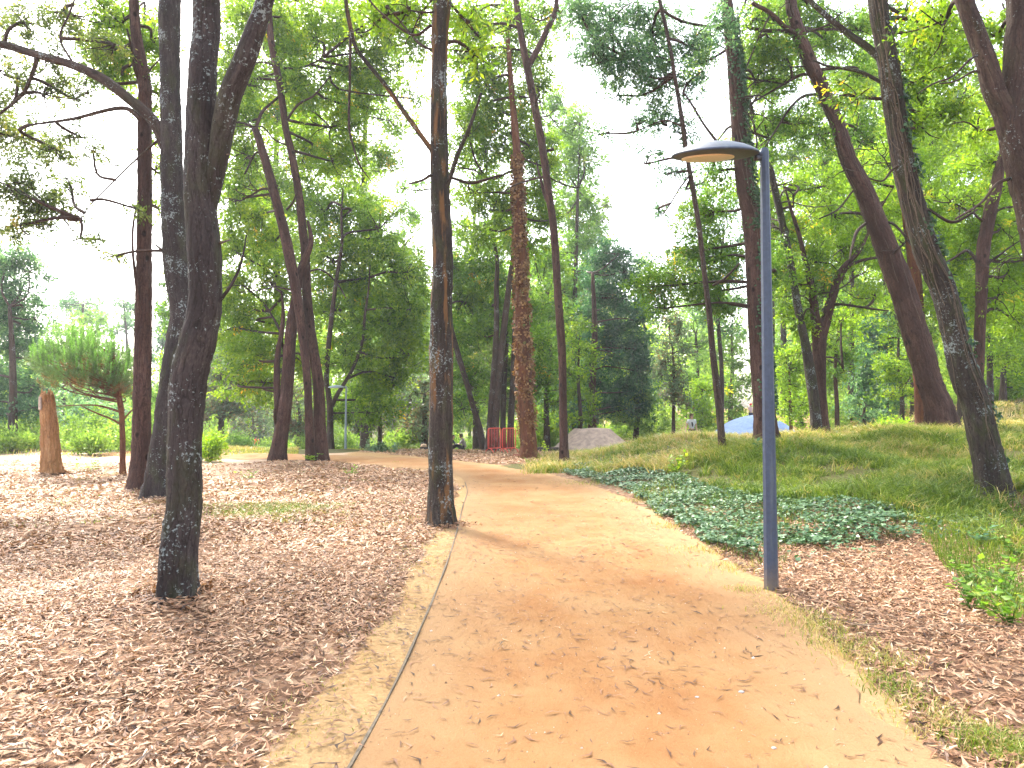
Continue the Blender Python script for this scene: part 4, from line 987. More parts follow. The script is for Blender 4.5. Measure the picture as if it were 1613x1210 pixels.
la = Acc(); g = np.random.default_rng(21)
fl = lambda x, y: np.where(path_s(x, y) > 0, zones(x, y)[0], 0) * np.clip(0.72 + 0.35 * vnoise(x, y, 1.3, 9) + .3 * vnoise(x, y, 5, 10), .2, 1)
scatter(la, fl, -9, -0.6, 1.8, 9, 85000, (.035, .105), .20, .54, .27, g)
scatter(la, fl, -14, -0.6, 9, 15, 60000, (.08, .13), .25, .60, .24, g)
scatter(la, fl, -22, -0.6, 15, 26, 70000, (.10, .17), .27, .64, .22, g)
scatter(la, fl, -9, -0.6, 1.8, 9, 60000, (.018, .05), .34, .40, .28, g)
for (fx, fy, fr_) in FEET:
    n = int(420 * fr_ / .2); a = g.uniform(0, 6.28, n); d = np.abs(g.normal(0, .16, n))
    x = fx + (fr_ + d) * np.cos(a); y = fy + (fr_ + d) * np.sin(a)
    D = np.stack([np.cos(a + 1.57 + g.normal(0, .8, n)), np.sin(a + 1.57 + g.normal(0, .8, n)), g.normal(0, .35, n)], -1)
    Ls = g.uniform(.05, .11, n)
    P = np.stack([x, y, gz(x, y) + .01 + g.uniform(0, .075, n) * np.exp(-d / .13)], -1) - unit(D) * Ls[:, None] * .5
    kites(la, P, D, Ls, Ls * .22, np.stack([np.cos(a) * .8, np.sin(a) * .8, np.ones(n)], -1), np.clip(g.normal(.45, .25, n), 0, 1), g, .1, .8)
tag(la.build('leaf_litter', LITTER, None, False), 'pinkish brown fallen leaf litter covering the ground left of the path', 'leaf litter', kind='stuff')
lb = Acc()
fr = lambda x, y: np.where(path_s(x, y) < 0, zones(x, y)[0], 0) * (0.8 + 0.3 * vnoise(x, y, 1.5, 19))
scatter(lb, fr, 1.6, 9, 1.8, 12, 95000, (.035, .105), .20, .55, .27, g)
scatter(lb, fr, -8, 6, 25, 38, 30000, (.12, .2), .28, .66, .2, g)
fs = lambda x, y: np.where(path_s(x, y) < 0, 0.10 * (1 - zones(x, y)[0]) * zones(x, y)[1], 0)
scatter(lb, fs, 1.6, 16, 7, 22, 40000, (.08, .13), .25, .6, .24, g, .06)
scatter(lb, fr, 1.6, 9, 1.8, 12, 50000, (.018, .05), .34, .40, .28, g)
tag(lb.build('verge_leaf_litter', LITTER, None, False), 'dry brown fallen leaves between the path and the grassy bank', 'leaf litter', kind='stuff')
lc = Acc()
tws = Acc()
for k in range(430):
    if g.uniform() < .62: x, y = g.uniform(-8, -1.1), g.uniform(2.2, 14)
    else: x, y = g.uniform(2.3, 8), g.uniform(2.4, 11)
    if zones(np.array([x]), np.array([y]))[0][0] < .5: continue
    a = g.uniform(0, 6.28); ln = g.uniform(.07, .34) * (1 if g.uniform() < .85 else 2); r = g.uniform(.0015, .0045)
    P = np.array([[x + math.cos(a) * ln * (t - .5) + g.normal(0, .02) * ln, y + math.sin(a) * ln * (t - .5) + g.normal(0, .06) * ln, 0] for t in (0, .35, .7, 1)])
    P[:, 2] = gz(P[:, 0], P[:, 1]) + .028 + g.uniform(0, .02, 4)
    tube(tws, smooth_line(P, 7), np.linspace(r, r * .5, 7), 4, .5)
tag(tws.build('fallen_twigs', BARK['pale'], None, True), 'thin fallen twigs lying among the dry leaves', 'twigs', kind='stuff')
def onp(x, y):
    ins = (x > np.interp(y, PL[:, 0], PL[:, 1]) - .02) & (x < np.interp(y, PR[:, 0], PR[:, 1]))
    return ins * (0.45 + 0.5 * np.clip(vnoise(x, y, 1.1, 31), 0, 1))
def offs(acc):
    for v in acc.v: v[:, 2] += 0.013
scatter(lc, onp, -1.2, 2.5, 2, 12, 4200, (.04, .12), .12, .20, .20, g, .008, .06, 3.0)
scatter(lc, onp, -1.2, 2.5, 8, 20, 4500, (.05, .12), .15, .15, .18, g, .008, .06, 1.6)
mg = lambda x, y: ((path_s(x, y) > 0) & (path_s(x, y) < .5)) * .5
scatter(lc, mg, -1.5, -.6, 2, 14, 6000, (.03, .10), .18, .25, .22, g, .01, .1, 1.4)
offs(lc)
gr_ = Acc(); n = 9000
x = g.uniform(-1.1, 2.6, n); y = 2.2 + 11 * g.uniform(0, 1, n) ** 1.6
k = onp(x, y) > g.uniform(0, .9, n); x, y = x[k], y[k]; n = len(x)
r = g.uniform(.0015, .0055, n) * (1 + 1.2 * (g.uniform(size=n) < .03))
a = g.uniform(0, 6.28, (n, 1)) + np.array([0, 1.4, 3.3, 4.9])
V = np.concatenate([np.stack([x[:, None] + r[:, None] * np.cos(a) * 1.3, y[:, None] + r[:, None] * np.sin(a), np.repeat((gz(x, y) + .0105)[:, None], 4, 1)], -1),
                    np.stack([x + r * .2, y, gz(x, y) + .012 + r * 1.0], -1)[:, None, :]], 1).reshape(-1, 3)
o = np.arange(n)[:, None] * 5
gr_.add(V, None, np.concatenate([o + np.array(t) for t in ((0, 1, 4), (1, 2, 4), (2, 3, 4), (3, 0, 4))]), np.repeat(g.uniform(0, 1, n), 5))
gm_, nt, out = new_mat('path_grit')
p = N(nt, 'ShaderNodeBsdfPrincipled'); p.inputs['Roughness'].default_value = .9
L(nt, ramp(nt, attr(nt, 'tint'), [(0, (.10, .055, .03)), (.5, (.24, .14, .075)), (.85, (.34, .24, .15)), (1, (.5, .45, .4))]), p.inputs['Base Color']); L(nt, p.outputs[0], out.inputs[0])
tag(gr_.build('path_grit', gm_, None, False), 'fine grit and tiny stones strewn over the sandy path', 'grit', kind='stuff')
tag(lc.build('path_leaves', LITTER, None, False), 'scattered curled dry leaves lying on the orange sand path', 'fallen leaves', kind='stuff')

# small stones on the path
STONE = plain('grey_stone', (0.30, 0.27, 0.25), .8, 0, 60, .3)
for (px, py, r, lab) in ((1168, 1094, .013, 'small dark pebble on the right side of the sandy path'), (1098, 1102, .009, 'tiny whitish pebble left of the dark pebble on the path'), (1219, 1183, .010, 'small grey pebble near the bottom of the sandy path')):
    q = gnd(px, py)
    bm = bmesh.new(); bmesh.ops.create_icosphere(bm, subdivisions=2, radius=r)
    for v in bm.verts: v.co = v.co * (1 + .18 * math.sin(v.co.x * 300 + px) * math.cos(v.co.y * 260)); v.co.z *= .55; v.co.x *= 1.3
    me = bpy.data.meshes.new('pebble'); bm.to_mesh(me); bm.free(); me.materials.append(STONE)
    tag(link('pebble', me, None, (q[0], q[1], q[2] + .014)), lab, 'pebble', 'pebbles on the path')

# ------------------------------------------------------------------ grass, ivy cover, weeds
def blades(acc, x, y, H, W, tint, rng, lean=.45, z=None):
    n = len(x); a = rng.uniform(0, 6.28, n); fa = rng.uniform(0, 6.28, n)
    z = gz(x, y) if z is None else z
    B = np.stack([x, y, z - .01], -1)
    Sd = np.stack([np.cos(fa), np.sin(fa), np.zeros(n)], -1) * (W / 2)[:, None]
    le = rng.uniform(.15, 1.0, n) * lean * H
    ld = np.stack([np.cos(a), np.sin(a), np.zeros(n)], -1)
    M = B + ld * (le * .35)[:, None]; M[:, 2] += H * .6
    T = B + ld * (le * 1.25)[:, None]; T[:, 2] += H * rng.uniform(.7, 1.0, n)
    V = np.stack([B - Sd, B + Sd, M + Sd * .7, M - Sd * .7, T], 1).reshape(-1, 3)
    o = np.arange(n)[:, None] * 5
    acc.add(V, o + np.array([0, 1, 2, 3]), o + np.array([3, 2, 4]), np.repeat(tint, 5))

g = np.random.default_rng(33)
gacc = Acc()
def grass_patch(n, x0, x1, y0, y1, hr, w, fn, tm):
    x = g.uniform(x0, x1, n); y = g.uniform(y0, y1, n)
    d = fn(x, y)
    k = g.uniform(size=n) < d * np.clip(.75 + .5 * vnoise(x, y, 1.7, 41), .12, 1)
    x, y = x[k], y[k]
    hv = 1 + .45 * vnoise(x, y, 1.1, 43)
    H = g.uniform(hr[0], hr[1], len(x)) * np.clip(hv, .4, 1.6)
    t = np.clip(tm + .20 * vnoise(x, y, .8, 47) + .30 * S((y - 15) / 8) + g.normal(0, .15, len(x)), 0, 1)
    blades(gacc, x, y, H, np.full(len(x), w) * g.uniform(.7, 1.3, len(x)), t, g, .8)
gf = lambda x, y: zones(x, y)[1] * (path_s(x, y) < 0)
def tussocks(n, x0, x1, y0, y1, nb, R, H, w, fn, tm, sd=.2):
    x = g.uniform(x0, x1, n); y = g.uniform(y0, y1, n)
    k = g.uniform(size=n) < fn(x, y) * np.clip(.62 + .6 * vnoise(x, y, 1.3, 41) + .35 * vnoise(x, y, 4.1, 42), .06, 1)
    x, y = x[k], y[k]; n = len(x)
    hv = np.clip(1 + .5 * vnoise(x, y, 1.1, 43) + g.normal(0, .25, n), .4, 1.9)
    t = tm + .16 * vnoise(x, y, .8, 47) + .28 * S((y - 14) / 8) + g.normal(0, sd, n)
    a = g.uniform(0, 6.28, (n, nb)); r = np.abs(g.normal(0, R, (n, nb)))
    bx = (x[:, None] + r * np.cos(a)).ravel(); by = (y[:, None] + r * np.sin(a)).ravel()
    blades(gacc, bx, by, (g.uniform(H * .5, H * 1.15, (n, nb)) * hv[:, None]).ravel(), np.full(n * nb, w) * g.uniform(.7, 1.4, n * nb), np.clip(t[:, None] + g.normal(0, .13, (n, nb)), 0, 1).ravel(), g, 1.5)
tussocks(14000, 0, 15, 7, 20, 18, .10, .23, .016, gf, .30)
tussocks(11500, .4, 24, 17, 31, 14, .14, .24, .024, gf, .40)
tussocks(4500, 10, 44, 24, 48, 10, .25, .3, .05, gf, .58)
wf = lambda x, y: zones(x, y)[3] * .8 + zones(x, y)[2] * .14
grass_patch(170000, 2, 12, 5, 16, (.06, .22), .009, wf, .25)
tag(gacc.build('bank_grass', GRASS, None, False), 'rough green and straw grass covering the bank right of the path', 'grass', kind='stuff')

va = Acc()
def tuft(acc, q, n, R, H, tm, w=.007):
    x = q[0] + g.normal(0, R, n); y = q[1] + g.normal(0, R * .8, n)
    blades(acc, x, y, g.uniform(.4, 1, n) * H, np.full(n, w), np.clip(g.normal(tm, .2, n), 0, 1), g, 1.3)
for (px, py, n, R, H, tm) in ((1175, 932, 160, .10, .09, .75), (1240, 965, 220, .14, .09, .8), (1285, 985, 260, .15, .10, .75), (1310, 1005, 200, .15, .09, .7), (1395, 1075, 150, .10, .10, .6), (1415, 1092, 150, .09, .10, .45), (1440, 1110, 160, .10, .08, .75), (1355, 1030, 200, .15, .09, .8), (1380, 1045, 200, .14, .1, .7), (1545, 1168, 200, .10, .11, .5), (1590, 1180, 240, .11, .12, .4), (1600, 1195, 200, .12, .10, .7), (1500, 1150, 240, .14, .08, .8), (1465, 1130, 200, .12, .07, .8), (1335, 1020, 240, .14, .07, .85), (1265, 975, 240, .14, .07, .85), (1210, 945, 200, .12, .06, .85),
                         (1060, 830, 200, .2, .1, .7), (1110, 868, 200, .2, .1, .7), (1150, 895, 200, .2, .1, .75), (1000, 790, 200, .3, .1, .7), (930, 762, 300, .4, .12, .6), (860, 745, 300, .4, .12, .6)):
    tuft(va, gnd(px, py), n, R, H, tm)
for k in range(60):                                   # thin straw along the margin left of the board
    y = g.uniform(3, 13); x = np.interp(y, PL[:, 0], PL[:, 1]) - margin_left(y) - g.uniform(-.05, .25)
    tuft(va, (x, y), 26, .10, .05, .75, .005)
tag(va.build('verge_grass', GRASS, None, False), 'straggly dry grass growing along both edges of the sandy path', 'grass', kind='stuff')

pg = Acc()
for (cx_, cy_, n, R, H, tm) in ((425, 806, 2200, .5, .10, .3), (395, 812, 1300, .4, .09, .35), (465, 800, 1700, .45, .11, .3), (370, 800, 700, .5, .09, .45)):
    tuft(pg, gnd(cx_, cy_), n, R, H, tm)
tag(pg.build('grass_patch', GRASS, None, False), 'low green grass patch in the leaf litter right of the near dark trunk', 'grass', kind='stuff')
pg = Acc()
for k in range(110):
    px, py = g.uniform(0, 660), g.uniform(728, 830)
    tuft(pg, gnd(px, py), 24, .16, .08, g.uniform(.3, .8), .012)
tag(pg.build('field_grass', GRASS, None, False), 'sparse small grass sprigs scattered over the pale clearing at left', 'grass', kind='stuff')
dg = Acc()
n = 60000
x = g.uniform(-34, 2, n); y = g.uniform(29, 62, n)
px, py = project(np.stack([x, y, gz(x, y)], -1))
k = ((px > 320) & (px < 470) & (y > 31)) | ((px > 540) & (px < 660) & (y > 38.5)) | ((px >= 640) & (px < 770) & (y > 43)) | ((px < 330) & (y > 29.5) & (y < 33) & (g.uniform(size=n) < .25))
x, y = x[k], y[k]
blades(dg, x, y, g.uniform(.08, .24, len(x)) * np.clip(1 + .5 * vnoise(x, y, .6, 71), .3, 2), np.full(len(x), .03), np.clip(.72 + .25 * vnoise(x, y, .3, 73) + g.normal(0, .12, len(x)), 0, 1), g, .7)
tag(dg.build('dry_grass', GRASS, None, False), 'pale straw coloured long grass beyond the bend of the path', 'grass', kind='stuff')

ia = Acc()
n = 130000
x = g.uniform(1, 9, n); y = g.uniform(7.5, 24, n)
k = (zones(x, y)[2] > .5) & (vnoise(x, y, 2.6, 57) + g.normal(0, .18, n) > -.5 + .35 * S((10.5 - y) / 2))
qx, qy = project(np.stack([x, y, gz(x, y)], -1)); q_n = vnoise(x, y, 1.6, 88)
k = k | ((g.uniform(size=n) < .05) & inpoly(qx + 70 * q_n, qy + 16 * q_n - 4, IVY_P) & (x > np.interp(y, PR[:, 0], PR[:, 1]) + .1))
k = k | ((g.uniform(size=n) < .30 * np.clip(.5 + q_n, 0, 1)) & inpoly(qx, qy, [(1390, 795), (1530, 786), (1600, 812), (1560, 850), (1440, 848)]))
x, y = x[k], y[k]; n = len(x)
hump = .07 + .05 * vnoise(x, y, 2.6, 61)
P = np.stack([x, y, gz(x, y) + np.clip(hump, .02, .2) + g.uniform(-.04, .04, n)], -1)
a = g.uniform(0, 6.28, n)
D = np.stack([np.cos(a), np.sin(a), g.normal(-.1, .25, n)], -1)
Ls = g.uniform(.038, .088, n)
kites(ia, P, D, Ls, Ls * .82, np.stack([g.normal(0, .35, n), g.normal(0, .35, n), np.ones(n)], -1), np.clip(g.normal(.55, .22, n) - .1 * S((12 - y) / 3), 0, 1), g, .12, .1)
tag(ia.build('ground_ivy', IVYM, None, False), 'blue green ivy spreading over the ground between path and bank', 'ground ivy', kind='stuff')

def weed(q, H, n, label, pal='mid', Lf=.06, grp=None, spread=.35, tm=.5, name='weed', cat='weed'):
    t = thing(name, label, cat, q, grp)
    st = Acc(); lf = Acc()
    for k in range(n):
        a = g.uniform(0, 6.28); top = np.array(q) + np.array([math.cos(a) * spread * 2.2 * H * g.uniform(.3, 1), math.sin(a) * spread * 2.2 * H * g.uniform(.3, 1), H * g.uniform(.45, 1)])
        Pn = smooth_line([np.array(q) - [0, 0, .02], (np.array(q) * .5 + top * .5) + g.normal(0, .03, 3) * H, top], 9)
        tube(st, Pn, np.linspace(.005, .002, 9) * max(1, H * 1.3), 4, .3)
        m_ = 13
        i = g.integers(2, 9, m_)
        D = g.normal(size=(m_, 3)); D[:, 2] = np.abs(D[:, 2]) * .3
        D = unit(D); Ls = Lf * g.uniform(.7, 1.6, m_)
        kites(lf, Pn[i] + D * .3 * Ls[:, None] , D, Ls, Ls * .62, np.c_[g.normal(0, .3, (m_, 2)), np.ones(m_)], np.clip(g.normal(tm, .2, m_), 0, .9), g, .1, .2)
    st.build('stem', BARK['brown'] if H > .8 else LEAF['mid'], t); lf.build('leaves', LEAF[pal], t, False)
    return t
GW = 'leafy weeds in the right verge'
weed(gnd(1530, 925), .34, 7, 'leafy green weed at the foot of the verge, left of the tallest weed', 'mid', .06, GW)
weed(gnd(1575, 950), .45, 9, 'tallest leafy green weed near the right edge of the verge', 'mid', .065, GW)
weed(gnd(1592, 985), .30, 6, 'low broad leaved weed in front of the tallest weed', 'mid', .07, GW)
weed(gnd(1608, 880), .40, 7, 'weed at right edge behind the tallest weed', 'mid', .06, GW)
weed(gnd(1530, 960), .22, 5, 'small weed sprouting from leaf litter in front of the others', 'mid', .06, GW)
weed(gnd(1063, 748), .62, 8, 'bright green leafy weed above the ground ivy', 'bright', .09, GW, .3, .6)
weed(gnd(1440, 790), .34, 5, 'small weed with a dark stem behind the ground ivy', 'mid', .06, GW)
weed(gnd(1541, 860), .26, 4, 'grey green weed by the foot of the near leaning trunk', 'blue', .07, GW)
weed(gnd(1193, 712), .34, 5, 'green sprig at the foot of the ivy clad trunk', 'dark', .1, GW)
weed(gnd(120, 742), .55, 4, 'sprig standing in the pale clearing right of the tall stump', 'pale', .09, 'sprigs in the clearing', .5)
weed(gnd(142, 742), .40, 4, 'little sprig between the stump and the umbrella pine', 'bright', .09, 'sprigs in the clearing', .5)
weed(gnd(392, 757), .30, 4, 'sprig in the leaf litter left of the pale bole', 'bright', .07, 'sprigs in the litter', .5)
weed(gnd(552, 748), .22, 4, 'sprig in the leaf litter right of the twin trunks', 'bright', .07, 'sprigs in the litter', .5)
weed(gnd(490, 727), .30, 6, 'tuft of green leaves at the foot of the twin trunks', 'bright', .1, 'sprigs in the litter', .6)

# shrubs
def shrub(px, py, w, h, pal, label, D=None, n=7, tm=.5):
    q = gnd(px, py) if D is None else np.array([(px - CX) / F * D, D, float(gz((px - CX) / F * D, D))])
    D = q[1]; mm = D / F
    t = thing('shrub', label, 'shrub', q, 'shrubs along the clearing')
    st = Acc(); lf = Acc()
    for k in range(n):
        a = g.uniform(-1, 1)
        e = q + np.array([a * w * mm * .4, g.uniform(-.4, .4) * w * mm * .5, h * mm * g.uniform(.45, .85)])
        tube(st, smooth_line([q - [0, 0, .05], q * .5 + e * .5 + g.normal(0, .05, 3), e], 7), np.linspace(.02, .008, 7), 4, .3)
        blob(lf, e - np.array([0, 0, h * mm * .12]), (w * mm * .2, w * mm * .2, h * mm * .3), 1.2, leaf_len(D) * .9, .4, -.5, None, None, g, tm)
    st.build('stem', BARK['brown'], t); lf.build('leaves', LEAF[pal], t, False)
shrub(330, 727, 25, 42, 'lime', 'bright green upright shrub right of the near dark trunks', n=9)
shrub(372, 718, 40, 30, 'pale', 'pale green shrub left of the person in orange', D=52)
shrub(145, 717, 60, 34, 'brush', 'bright green shrub between the stump and the umbrella pine', D=31.5, n=10)
shrub(25, 717, 70, 30, 'brush', 'wide green shrub left of the tall stump', D=31.5, n=10)
shrub(1410, 672, 60, 34, 'lime', 'bright lime shrub left of the thick leaning trunk', D=29, n=9)
shrub(642, 704, 60, 36, 'brush', 'light green shrub left of the centre trunk', D=47, n=8)
shrub(850, 690, 50, 46, 'brush', 'lit leafy shrub behind the ivy wrapped trunk', D=45, n=8)
q = gnd(590, 712)
t = tag(link('ivy_clump', None, None, q), 'small silvery ivy mound beside the path near the far lamp', 'ivy clump')
cl = Acc(); blob(cl, q + np.array([0.3, .5, .12]), (.75, .55, .28), 1.2, .14, .7, 0, None, None, g, .8)
cl.build('leaves', IVYM, t, False)
# ------------------------------------------------------------------ lamps
LAMP_PAINT = plain('slate_blue_paint', (0.030, 0.045, 0.080), .5, 0.0, 26, .22, .06, .002)
_m = LAMP_PAINT; _nt = _m.node_tree
_tc = N(_nt, 'ShaderNodeTexCoord').outputs['Object']
_p = next(n for n in _nt.nodes if n.type == 'BSDF_PRINCIPLED'); _src = _p.inputs['Base Color'].links[0].from_socket
_st = ramp(_nt, noise(_nt, mapv(_nt, _tc, (14, 14, 1.1)), 1.0, 5, .65), [(.56, (0, 0, 0)), (.70, (.55, .55, .55))])
_c = mixc(_nt, _st, _src, (0.095, 0.115, 0.120))
_sx = N(_nt, 'ShaderNodeSeparateXYZ'); L(_nt, _tc, _sx.inputs[0])
_dz = math_n(_nt, 'ADD', math_n(_nt, 'MULTIPLY', _sx.outputs['Z'], -3.2), math_n(_nt, 'ADD', noise(_nt, _tc, 30, 4, .7), .35), True)
_c = mixc(_nt, math_n(_nt, 'MULTIPLY', _dz, .75), _c, (0.17, 0.115, 0.065))
_sc = ramp(_nt, noise(_nt, mapv(_nt, _tc, (60, 60, 18)), 1.0, 3, .7), [(.68, (0, 0, 0)), (.72, (.7, .7, .7))])
_c = mixc(_nt, _sc, _c, (0.16, 0.17, 0.18))
L(_nt, _c, _p.inputs['Base Color'])
LAMP_UNDER = plain('dark_underside', (0.045, 0.045, 0.055), .5, 0, 40, .15, .03, .001)
LENS = plain('cream_lens', (0.72, 0.60, 0.44), .3, 0, 30, .06, .02, .001)
GREYL = plain('grey_lamp_paint', (0.20, 0.24, 0.26), .45, 0, 26, .15, .05, .002)

def lathe(acc, prof, c, sides=40, rot=None, tint=.5):
    a = np.linspace(0, 2 * np.pi, sides, endpoint=False)
    V = np.array([[r * math.cos(t), r * math.sin(t), z] for (r, z) in prof for t in a])
    if rot is not None: V = V @ np.array(rot).T
    V = V + np.array(c)
    n = len(prof)
    i = np.arange(n - 1)[:, None] * sides; j = np.arange(sides)[None, :]
    acc.add(V, np.stack([i + j, i + (j + 1) % sides, i + sides + (j + 1) % sides, i + sides + j], -1).reshape(-1, 4), None, tint)

def lamp(q, H, label, paint, arm_yaw, tilt, roll, R=.405):
    t = thing('street_lamp', label, 'street lamp', q, 'park lamps beside the path')
    q = np.array(q)
    a = Acc(); zz = np.array([-.1, 0, .6, 1.2, 1.8, 2.4, 3.0, H - .03, H])
    sides = 8
    rr = np.interp(zz, [0, 1.2, H - .03, H], [.066, .060, .042, .036])
    th = np.arange(8) * np.pi / 4 + np.pi / 8 + .25
    V = np.array([[r * math.cos(x), r * math.sin(x), z] for r, z in zip(rr, zz) for x in th] + [[0, 0, H]]) + q
    i = np.arange(len(zz) - 1)[:, None] * 8; j = np.arange(8)[None, :]
    a.add(V, np.stack([i + j, i + (j + 1) % 8, i + 8 + (j + 1) % 8, i + 8 + j], -1).reshape(-1, 4), [(len(zz) * 8 - 8 + k, len(zz) * 8 - 8 + (k + 1) % 8, len(zz) * 8) for k in range(8)])
    a.build('pole', paint, t, False)
    d = np.array([-math.cos(arm_yaw), -math.sin(arm_yaw), 0])
    c = q + d * (R + .085) + np.array([0, 0, H - .085])
    a = Acc(); top = q + np.array([0, 0, H - .055])
    tube(a, [top, top + d * .17], [.022, .020], 12); tube(a, [top + d * .015, top + d * .05], [.034, .034], 12)
    a.build('arm', paint, t)
    a = Acc(); tube(a, [top + d * .035 - [0, 0, .042], top + d * .10 - [0, 0, .042]], [.026, .026], 12)
    a.build('knuckle', LAMP_UNDER, t)
    M = (Matrix.Rotation(tilt, 3, 'X') @ Matrix.Rotation(roll, 3, 'Y'))
    M = [list(r) for r in M]
    a = Acc()
    lathe(a, [(R * .97, -.004), (R, .0), (R, .012), (R * .97, .022), (R * .86, .048), (R * .7, .078), (R * .5, .102), (R * .3, .117), (R * .12, .123), (.001, .1235)], c, 56, M)
    dome = a.build('lamp_shade', paint, t)
    a = Acc()
    lathe(a, [(R * .968, -.003), (R * .9, -.012), (R * .6, -.022), (.001, -.026)], c, 56, M)
    a.build('underside', LAMP_UNDER, t)
    a = Acc()
    Mm = np.array(M); oc = c + Mm @ np.array([d[0] * R * .17, d[1] * R * .17, -.0275])
    lathe(a, [(R * .60, .006), (R * .595, -.004), (R * .5, -.007), (.001, -.009)], oc, 48, M)
    a.build('lens', LENS, t)
    return t
ql = gnd(1215, 928)
lamp(ql, (at(1200, 234, ql[1])[2] - ql[2]), 'tall slate blue lamp post with a domed disc head right of the path', LAMP_PAINT, .10, math.radians(11.5), math.radians(-1))
qf = np.array([(545 - CX) / F * 37, 37, float(gz((545 - CX) / F * 37, 37))])
lamp(qf, at(546, 608, 37)[2] - qf[2], 'distant grey lamp post beyond the bend with a pale disc head', GREYL, .3, math.radians(4), 0)

# ------------------------------------------------------------------ red barriers
RED = plain('red_barrier_paint', (0.60, 0.062, 0.040), .5, 0, 30, .22, .05, .002)
def barrier(px, py, label, yaw):
    q = gnd(px, py); q[1] = q[1]
    t = thing('crowd_barrier', label, 'barrier', q, 'red barriers by the path')
    d = np.array([math.cos(yaw), math.sin(yaw), 0]); nrm = np.array([-d[1], d[0], 0])
    hw, z0, z1, r = .58, .20, 1.10, .10
    pts = []
    for (sx, sz, a0) in ((1, 1, 0), (-1, 1, 90), (-1, -1, 180), (1, -1, 270)):
        for k in range(5):
            an = math.radians(a0 + k * 22.5)
            pts.append(d * (sx * (hw - r) + r * math.cos(an)) + np.array([0, 0, (z1 - r if sz > 0 else z0 + r) + r * math.sin(an)]))
    pts.append(pts[0])
    a = Acc(); tube(a, q + np.array(pts), .024, 8); a.build('frame', RED, t)
    for k in range(7):
        x = -hw + (k + 1) * 2 * hw / 8
        b = Acc(); tube(b, [q + d * x + [0, 0, z0], q + d * x + [0, 0, z1]], .010, 6); b.build('bar', RED, t)
    for sx in (-1, 1):
        b = Acc()
        c = q + d * sx * (hw - .12)
        P = [c - nrm * .30 - d * .16 + [0, 0, .015], c - nrm * .2 - d * .10 + [0, 0, .13], c + [0, 0, .2], c + nrm * .2 + d * .10 + [0, 0, .13], c + nrm * .30 + d * .16 + [0, 0, .015]]
        tube(b, smooth_line(P, 16), .02, 7); b.build('foot', RED, t)
barrier(779, 713, 'red crowd barrier at left of the pair, nearer the seated people', math.radians(62))
barrier(802, 713, 'red crowd barrier at right of the pair, nearer the ivy wrapped trunk', math.radians(60))

# ------------------------------------------------------------------ mounds
def mound(px0, px1, pytop, D, label, mat, flat, name, cat, dep=2.6):
    xa, xb = (px0 - CX) / F * D, (px1 - CX) / F * D
    cx_ = (xa + xb) / 2; hw = (xb - xa) / 2
    zt = at((px0 + px1) / 2, pytop, D)[2]; z0 = min(gz(xa, D), gz(xb, D)) - .15
    nx, ny = 70, 50
    u = np.linspace(-1.1, 1.1, nx); v = np.linspace(-1.1, 1.1, ny)
    U_, V_ = np.meshgrid(u, v)
    r = (np.abs(U_) ** 2.2 + np.abs(V_) ** 2.2) ** (1 / 2.2)
    h = np.clip((1.05 - r) / (1.05 - flat), 0, 1)
    h = h if flat > .3 else np.clip(1 - (r / 1.05) ** 2, 0, 1)
    g2 = np.random.default_rng(3)
    zz = z0 + (zt - z0) * h + .025 * np.sin(U_ * 9 + 2 * V_) * h
    V = np.stack([cx_ + U_ * hw + .06 * np.sin(V_ * 5), D + V_ * dep, zz], -1).reshape(-1, 3)
    i = np.arange(ny - 1)[:, None] * nx; j = np.arange(nx - 1)[None, :]
    a = Acc(); a.add(V, np.stack([i + j, i + j + 1, i + nx + j + 1, i + nx + j], -1).reshape(-1, 4))
    return tag(a.build(name, mat), label, cat)
mound(866, 1000, 675, 37, 'low grey brown flat topped concrete riding ramp beyond the grass', plain('grey_concrete', (0.25, 0.185, 0.145), .9, 0, 5, .3, .3, .02), .42, 'ramp_mound', 'ramp')
mound(1104, 1274, 653.5, 39, 'pale blue rounded riding mound behind the thin upright trunk', plain('blue_render', (0.15, 0.225, 0.40), .85, 0, 6, .18, .3, .02), .05, 'ramp_mound', 'mound', 3.0)

# ------------------------------------------------------------------ stump
ORW = bark_mat('weathered_orange_wood', (0.15, 0.058, 0.020), (0.36, 0.18, 0.075), (0.56, 0.36, 0.19), 13, 0.0, 0.0, .9, .03)
GRW = plain('grey_inner_bark', (0.34, 0.25, 0.20), .9, 0, 20, .3, .4, .01)
qs = gnd(81, 745); D = qs[1]
t = thing('tree_stump', 'tall orange brown barkless stump standing in the pale clearing', 'tree stump', qs)
K = skeleton([(81, 746, 33), (80, 725, 29), (79, 700, 27), (77, 670, 24), (75, 640, 21), (74, 622, 19)], D)
Q = smooth_line(K, 70); a = Acc()
Rr = Q[:, 3] * (1 + .12 * np.exp(-np.maximum(Q[:, 2] - qs[2], 0) / .12))
tube(a, Q[:, :3], Rr, 40, .5, .055, 77); a.build('bole', ORW, t)
